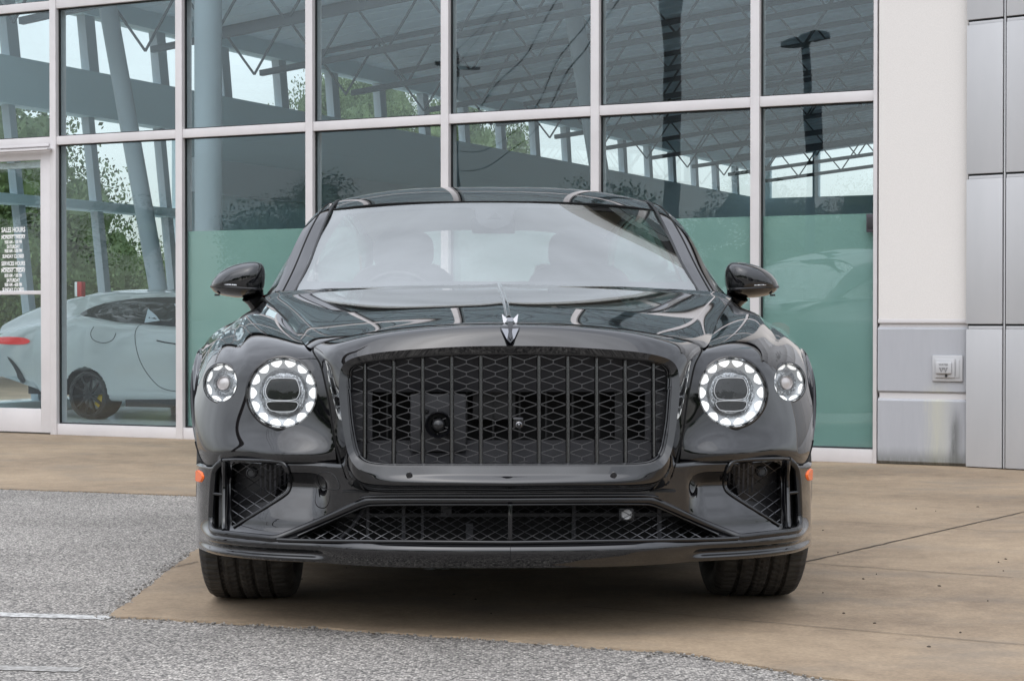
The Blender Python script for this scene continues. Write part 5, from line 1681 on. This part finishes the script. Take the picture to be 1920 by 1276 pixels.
# floor, inner structure
ub = MB().box((-.80, .32, .20), (.80, 5.1, .26))
ub.box((-.62, .33, .26), (.62, 1.5, .45))
ub.box((-.90, 1.35, .20), (-.80, 3.6, .40)).box((.80, 1.35, .20), (.90, 3.6, .40))
ub.box((-.96, 1.3, .19), (-.90, 3.62, .30)).box((.90, 1.3, .19), (.96, 3.62, .30))
ub.box((-.5, .2, .203), (.5, .34, .24))
ub.obj('underbody', M['underbody'], car, smooth=False)
fw = MB().box((-.80, 1.45, .25), (.80, 1.5, .93)).box((-.62, .34, .45), (-.60, 1.5, .75)).box((.60, .34, .45), (.62, 1.5, .75)).box((-.8, 4.6, .3), (.8, 4.64, 1.0))
fw.obj('bulkhead', M['dark'], car, smooth=False)
tb_ = MB().tube([(-.6, 1.9, .185), (.6, 1.9, .185)], .03, 8); tb_.tube([(.3, .45, .19), (.3, .8, .18)], .02, 8).tube([(-.35, .42, .19), (-.35, .6, .185)], .022, 8)
tb_.box((-.56, .3, .185), (-.50, .4, .205)).box((.50, .3, .185), (.56, .4, .205))
tb_.obj('chassis_parts', M['dark'], car, smooth=False)
# inner wheel wells
for sgn in (-1, 1):
    for yc in (.87, 4.06):
        mb = MB(); A = []
        for a in np.linspace(-.25, PI + .25, 30):
            A.append([(sgn * .60, yc + .40 * math.cos(a), .375 + .40 * math.sin(a)), (sgn * .905, yc + .40 * math.cos(a), .375 + .40 * math.sin(a))])
        mb.grid(np.array(A)); mb.obj('wheel_well', M['dark'], car)

# ---- wheels
def wheel(x, y, sgn, steer=0.0):
    r_ = .376; hw = .1375
    root = empty('wheel', parent=car)
    root.location = (x, y, r_); root.rotation_euler = (0, 0, steer)
    T = Matrix.Rotation(PI / 2 * sgn, 4, 'Y')
    # profile across the tread, grooves cut in (h along the axle, outside positive)
    pf = [(.283, hw * .78), (.300, hw * .95), (.325, hw * 1.02), (.350, hw * .995), (.364, hw * .94), (.3705, hw * .86)]
    edges_ = [(.86, .372), (.60, .3752), (.30, .376), (0.0, .3762), (-.30, .376), (-.60, .3752), (-.86, .372)]
    gro = [.52, .17, -.17, -.52]; gw = .038
    xs_ = np.linspace(.84, -.84, 60)
    for u in xs_:
        rr_ = float(np.interp(-u, [-e[0] for e in edges_], [e[1] for e in edges_]))
        dgr = min(abs(u - q) for q in gro)
        rr_ -= .009 * float(1 - sstep(gw * .8, gw * 1.3, np.array(dgr)))
        pf.append((rr_, hw * u))
    pf += [(r0, -h) for r0, h in pf[:6][::-1]]
    ns = 92 * 4
    ty = MB().lathe(pf, ns, None)
    vv = np.array(ty.v); an = np.arctan2(vv[:, 1], vv[:, 0]); rr2 = np.hypot(vv[:, 0], vv[:, 1]); u = vv[:, 2] / hw
    seg_i = (np.round((an % (2 * PI)) / (2 * PI) * ns)).astype(int) % ns
    zone = np.select([np.abs(u) > .55, np.abs(u) > .2], [0, 2], 1)
    cut_ = ((seg_i + zone) % 4 == 0) & (rr2 > .3625) & ((np.abs(u) > .55) | (np.abs((np.abs(u) * 5) % 1 - .5) < .34))
    fac = np.where(cut_, (rr2 - .0042) / rr2, 1.0)
    vv[:, 0] *= fac; vv[:, 1] *= fac
    ty.v = [tuple(T @ Vector(q)) for q in vv]
    ty.obj('tyre', M['tread'], root, angle=35)
    rim = MB().lathe([(.283, hw * .80), (.288, hw * .84), (.283, hw * .86), (.272, hw * .80), (.262, hw * .5), (.258, -hw * .6), (.272, -hw * .78), (.285, -hw * .84), (.283, -hw * .78)], 64, T)
    for k in range(10):
        a = 2 * PI * k / 10
        for da in (-.09, .09):
            p0 = Vector((math.cos(a) * .05, math.sin(a) * .05, hw * .55)); p1 = Vector((math.cos(a + da) * .268, math.sin(a + da) * .268, hw * .70))
            rim.beam(T @ p0, T @ p1, .026, .022, up=tuple(T.to_3x3() @ Vector((0, 0, 1))))
    rim.lathe([(.0, hw * .72), (.035, hw * .72), (.06, hw * .62), (.065, hw * .4)], 28, T)
    rim.obj('rim', M['rim'], root, angle=30)
    MB().lathe([(.0, .02), (.20, .02), (.20, -.012), (.08, -.02), (0, -.05)], 48, T).obj('brake_disc', M['disc'], root)
    return root
def tread_mat():
    m = mat('tyre_tread', (.02, .02, .02), .7); t = m.node_tree; b = bsdf(m)
    tcn = N(t, 'ShaderNodeTexCoord'); nz = N(t, 'ShaderNodeTexNoise'); nz.inputs['Scale'].default_value = 30; nz.inputs['Detail'].default_value = 6
    t.links.new(tcn.outputs['Object'], nz.inputs['Vector'])
    rp = N(t, 'ShaderNodeValToRGB'); rp.color_ramp.elements[0].color = (.016, .015, .015, 1); rp.color_ramp.elements[1].color = (.055, .052, .048, 1)
    rp.color_ramp.elements[0].position = .35; rp.color_ramp.elements[1].position = .7
    t.links.new(nz.outputs['Fac'], rp.inputs[0]); t.links.new(rp.outputs[0], b.inputs['Base Color'])
    # sipes: angle around the axle
    sx = N(t, 'ShaderNodeSeparateXYZ'); t.links.new(tcn.outputs['Object'], sx.inputs[0])
    def mm(op, *a):
        n = N(t, 'ShaderNodeMath', operation=op)
        for i, q in enumerate(a):
            if isinstance(q, (int, float)): n.inputs[i].default_value = q
            else: t.links.new(q, n.inputs[i])
        return n.outputs[0]
    an = mm('ARCTAN2', sx.outputs['Z'], sx.outputs['Y'])
    zig = mm('MULTIPLY', mm('ABSOLUTE', mm('SINE', mm('MULTIPLY', sx.outputs['X'], 55.0))), .035)
    fr_ = mm('FRACT', mm('MULTIPLY', mm('ADD', an, zig), 92 / (2 * PI)))
    sip = mm('LESS_THAN', fr_, .16)
    rad_ = mm('SQRT', mm('ADD', mm('MULTIPLY', sx.outputs['Y'], sx.outputs['Y']), mm('MULTIPLY', sx.outputs['Z'], sx.outputs['Z'])))
    sip = mm('MULTIPLY', sip, mm('GREATER_THAN', rad_, .362))
    bn = N(t, 'ShaderNodeBump'); bn.inputs['Strength'].default_value = .9; bn.inputs['Distance'].default_value = .004; bn.invert = True
    t.links.new(sip, bn.inputs['Height']); t.links.new(bn.outputs[0], b.inputs['Normal'])
    return m
M['tread'] = tread_mat()
for x, y, sg_ in ((-.79, .87, -1), (.79, .87, 1), (-.83, 4.06, -1), (.83, 4.06, 1)):
    wheel(x, y, sg_)

# ---- mirrors
def mirror_side(sgn):
    root = empty('door_mirror', parent=car)
    OUT = soften(np.array([(394, 534), (399, 523), (410, 511), (428, 500), (450, 493.5), (470, 490.5), (486, 491), (494, 496), (498.5, 507), (498, 530), (494, 545), (489, 553), (470, 556), (452, 559), (420, 555), (404, 550), (395, 542)], float), 2, True)
    y0 = 2.02
    base = np.array([P(a, b, y0) for a, b in OUT]); cen = base.mean(0)
    rows = []
    for k in np.linspace(0, 1, 22):
        ang = k * PI / 2
        sc_ = math.cos(ang) ** .72; d = math.sin(ang)
        q = cen + (base - cen) * max(sc_, .001); q = q.copy()
        q[:, 1] = y0 - d * .105 + (q[:, 0] - cen[0]) * -.25 * (1)
        q[:, 2] += .0
        rows.append(q)
    bk = cen + (base - cen) * .96; bk[:, 1] = y0 + .05 + (bk[:, 0] - cen[0]) * -.25
    rows = [bk] + rows
    G = np.array(rows); G = np.concatenate([G, G[:, :1]], 1)
    G[..., 0] *= (1 if sgn < 0 else -1)
    sh_ = MB().grid(G, flip=(sgn < 0)); n = G.shape[1] - 1
    sh_.f.append(tuple(range(n)))
    hs_ = sh_.obj('mirror_shell', M['paint'], root, angle=50, recalc=True)
    # dark band with the indicator, along the lower third
    def mp(a, b, push):
        p = P(a, b, y0); u = (p - cen); rr_ = np.linalg.norm([u[0], u[2]])
        # find ellipse ratio of this point
        an = math.atan2(u[2], u[0]); ba = np.arctan2(base[:, 2] - cen[2], base[:, 0] - cen[0])
        rb = np.interp(an, np.sort(ba), np.linalg.norm((base - cen)[:, [0, 2]], axis=1)[np.argsort(ba)], period=2 * PI)
        k = min(.999, rr_ / rb); ang = math.acos(min(1, k ** (1 / .72)))
        y = y0 - math.sin(ang) * .105 + u[0] * -.25
        q = P(a, b, y - push)
        if sgn > 0: q = q * np.array([-1, 1, 1])
        return q
    MB().tube([mp(a, 537 + (a - 396) * .055, .002) for a in np.linspace(396, 490, 30)], .0048, 8, sx=1, sy=1.2).obj('mirror_band', M['gloss'], hs_)
    MB().tube([mp(a, 532.0 + (a - 398) * .05, .003) for a in np.linspace(399, 444, 16)], .0028, 8).obj('indicator_strip', M['crystal'], hs_)
    # stalk
    st = [P(474, 553, y0 - .02), P(479, 562, y0 - .01), P(484, 571, y0), P(489, 580, y0 + .01)]
    st = [q * np.array([1 if sgn < 0 else -1, 1, 1]) for q in st]
    MB().tube(st, [.045, .036, .034, .042], 16, sx=1.0, sy=.8, up=(0, 1, 0)).obj('mirror_stalk', M['paint'], root)
    gq = cen + (base - cen) * .9; gq[:, 1] = y0 + .051 + (gq[:, 0] - cen[0]) * -.25
    if sgn > 0: gq[:, 0] *= -1
    MB().add([tuple(p) for p in gq], [tuple(range(len(gq)))]).obj('mirror_glass', M['chrome'], root, smooth=False)
    c2 = P(407, 552.5, y0 - .02) * np.array([1 if sgn < 0 else -1, 1, 1])
    MB().bbox(tuple(c2 - np.array([.009, .01, .004])), tuple(c2 + np.array([.009, .01, .003])), .002).obj('mirror_camera', M['black'], root)
mirror_side(-1); mirror_side(1)

# ---- cabin
dsh = []
for y, z in ((1.62, .955), (1.75, .97), (2.0, .962), (2.15, .93), (2.2, .85), (2.2, .5)):
    dsh.append([(q * .78, y, z - .02 * q * q) for q in np.linspace(-1, 1, 15)])
MB().grid(np.array(dsh), flip=True).obj('dashboard', M['leather'], car, angle=50)
def seat(x):
    bm = bmesh.new()
    def blob(c, d, pw=4):
        mb = MB(); A = []
        for i in range(17):
            th = -PI / 2 + PI * i / 16; row = []
            for j in range(28):
                ph = 2 * PI * j / 28
                f = lambda q: math.copysign(abs(q) ** (2 / pw), q)
                row.append((c[0] + d[0] * f(math.cos(th)) * f(math.cos(ph)), c[1] + d[1] * f(math.cos(th)) * f(math.sin(ph)) + (0), c[2] + d[2] * f(math.sin(th))))
            A.append(row + row[:1])
        return mb.grid(np.array(A), flip=True)
    b = blob((x, 3.12, .80), (.25, .085, .33)); 
    sroot = b.obj('seat', M['leather'], car, angle=60)
    blob((x, 3.16, 1.185), (.135, .055, .095), 3).obj('headrest', M['leather'], sroot, angle=60)
    blob((x, 2.80, .50), (.25, .28, .10)).obj('cushion', M['leather'], sroot, angle=60)
seat(-.39); seat(.39)
rb_ = MB()
for x in (-.36, .36):
    rb_.bbox((x - .30, 3.95, .5), (x + .30, 4.12, 1.06), .06).bbox((x - .13, 4.06, 1.02), (x + .13, 4.14, 1.16), .04)
rb_.obj('rear_seats', M['cream'], car)
wl = MB().tube([(-.39 + .18 * math.cos(a), 2.35 + .04 * math.sin(a), .90 + .17 * math.sin(a)) for a in np.linspace(0, 2 * PI, 40)[:-1]], .014, 8, closed=True)
wl.bbox((-.45, 2.33, .86), (-.33, 2.37, .94), .015).beam((-.57, 2.35, .90), (-.21, 2.35, .90), .02, .03)
wl.obj('steering_wheel', M['satin'], car)
MB().bbox((-.09, 2.52, 1.235), (.09, 2.55, 1.30), .012).obj('inside_mirror', M['satin'], car)
hl = []
for i in range(0, n if False else 60, 3):
    hl.append([(x * .97, y, z - .03) for x, y, z in RG[i]])
MB().grid(np.array(hl)).obj('headliner', M['headliner'], car)
MB().box((-.80, 1.7, .262), (.80, 4.6, .30)).obj('cabin_floor', M['leather'], car, smooth=False)
for sgn in (-1, 1):
    MB().box((sgn * .80 - .02, 1.75, .3), (sgn * .80 + .02, 4.5, .96)).obj('door_card', M['cream'], car, smooth=False)
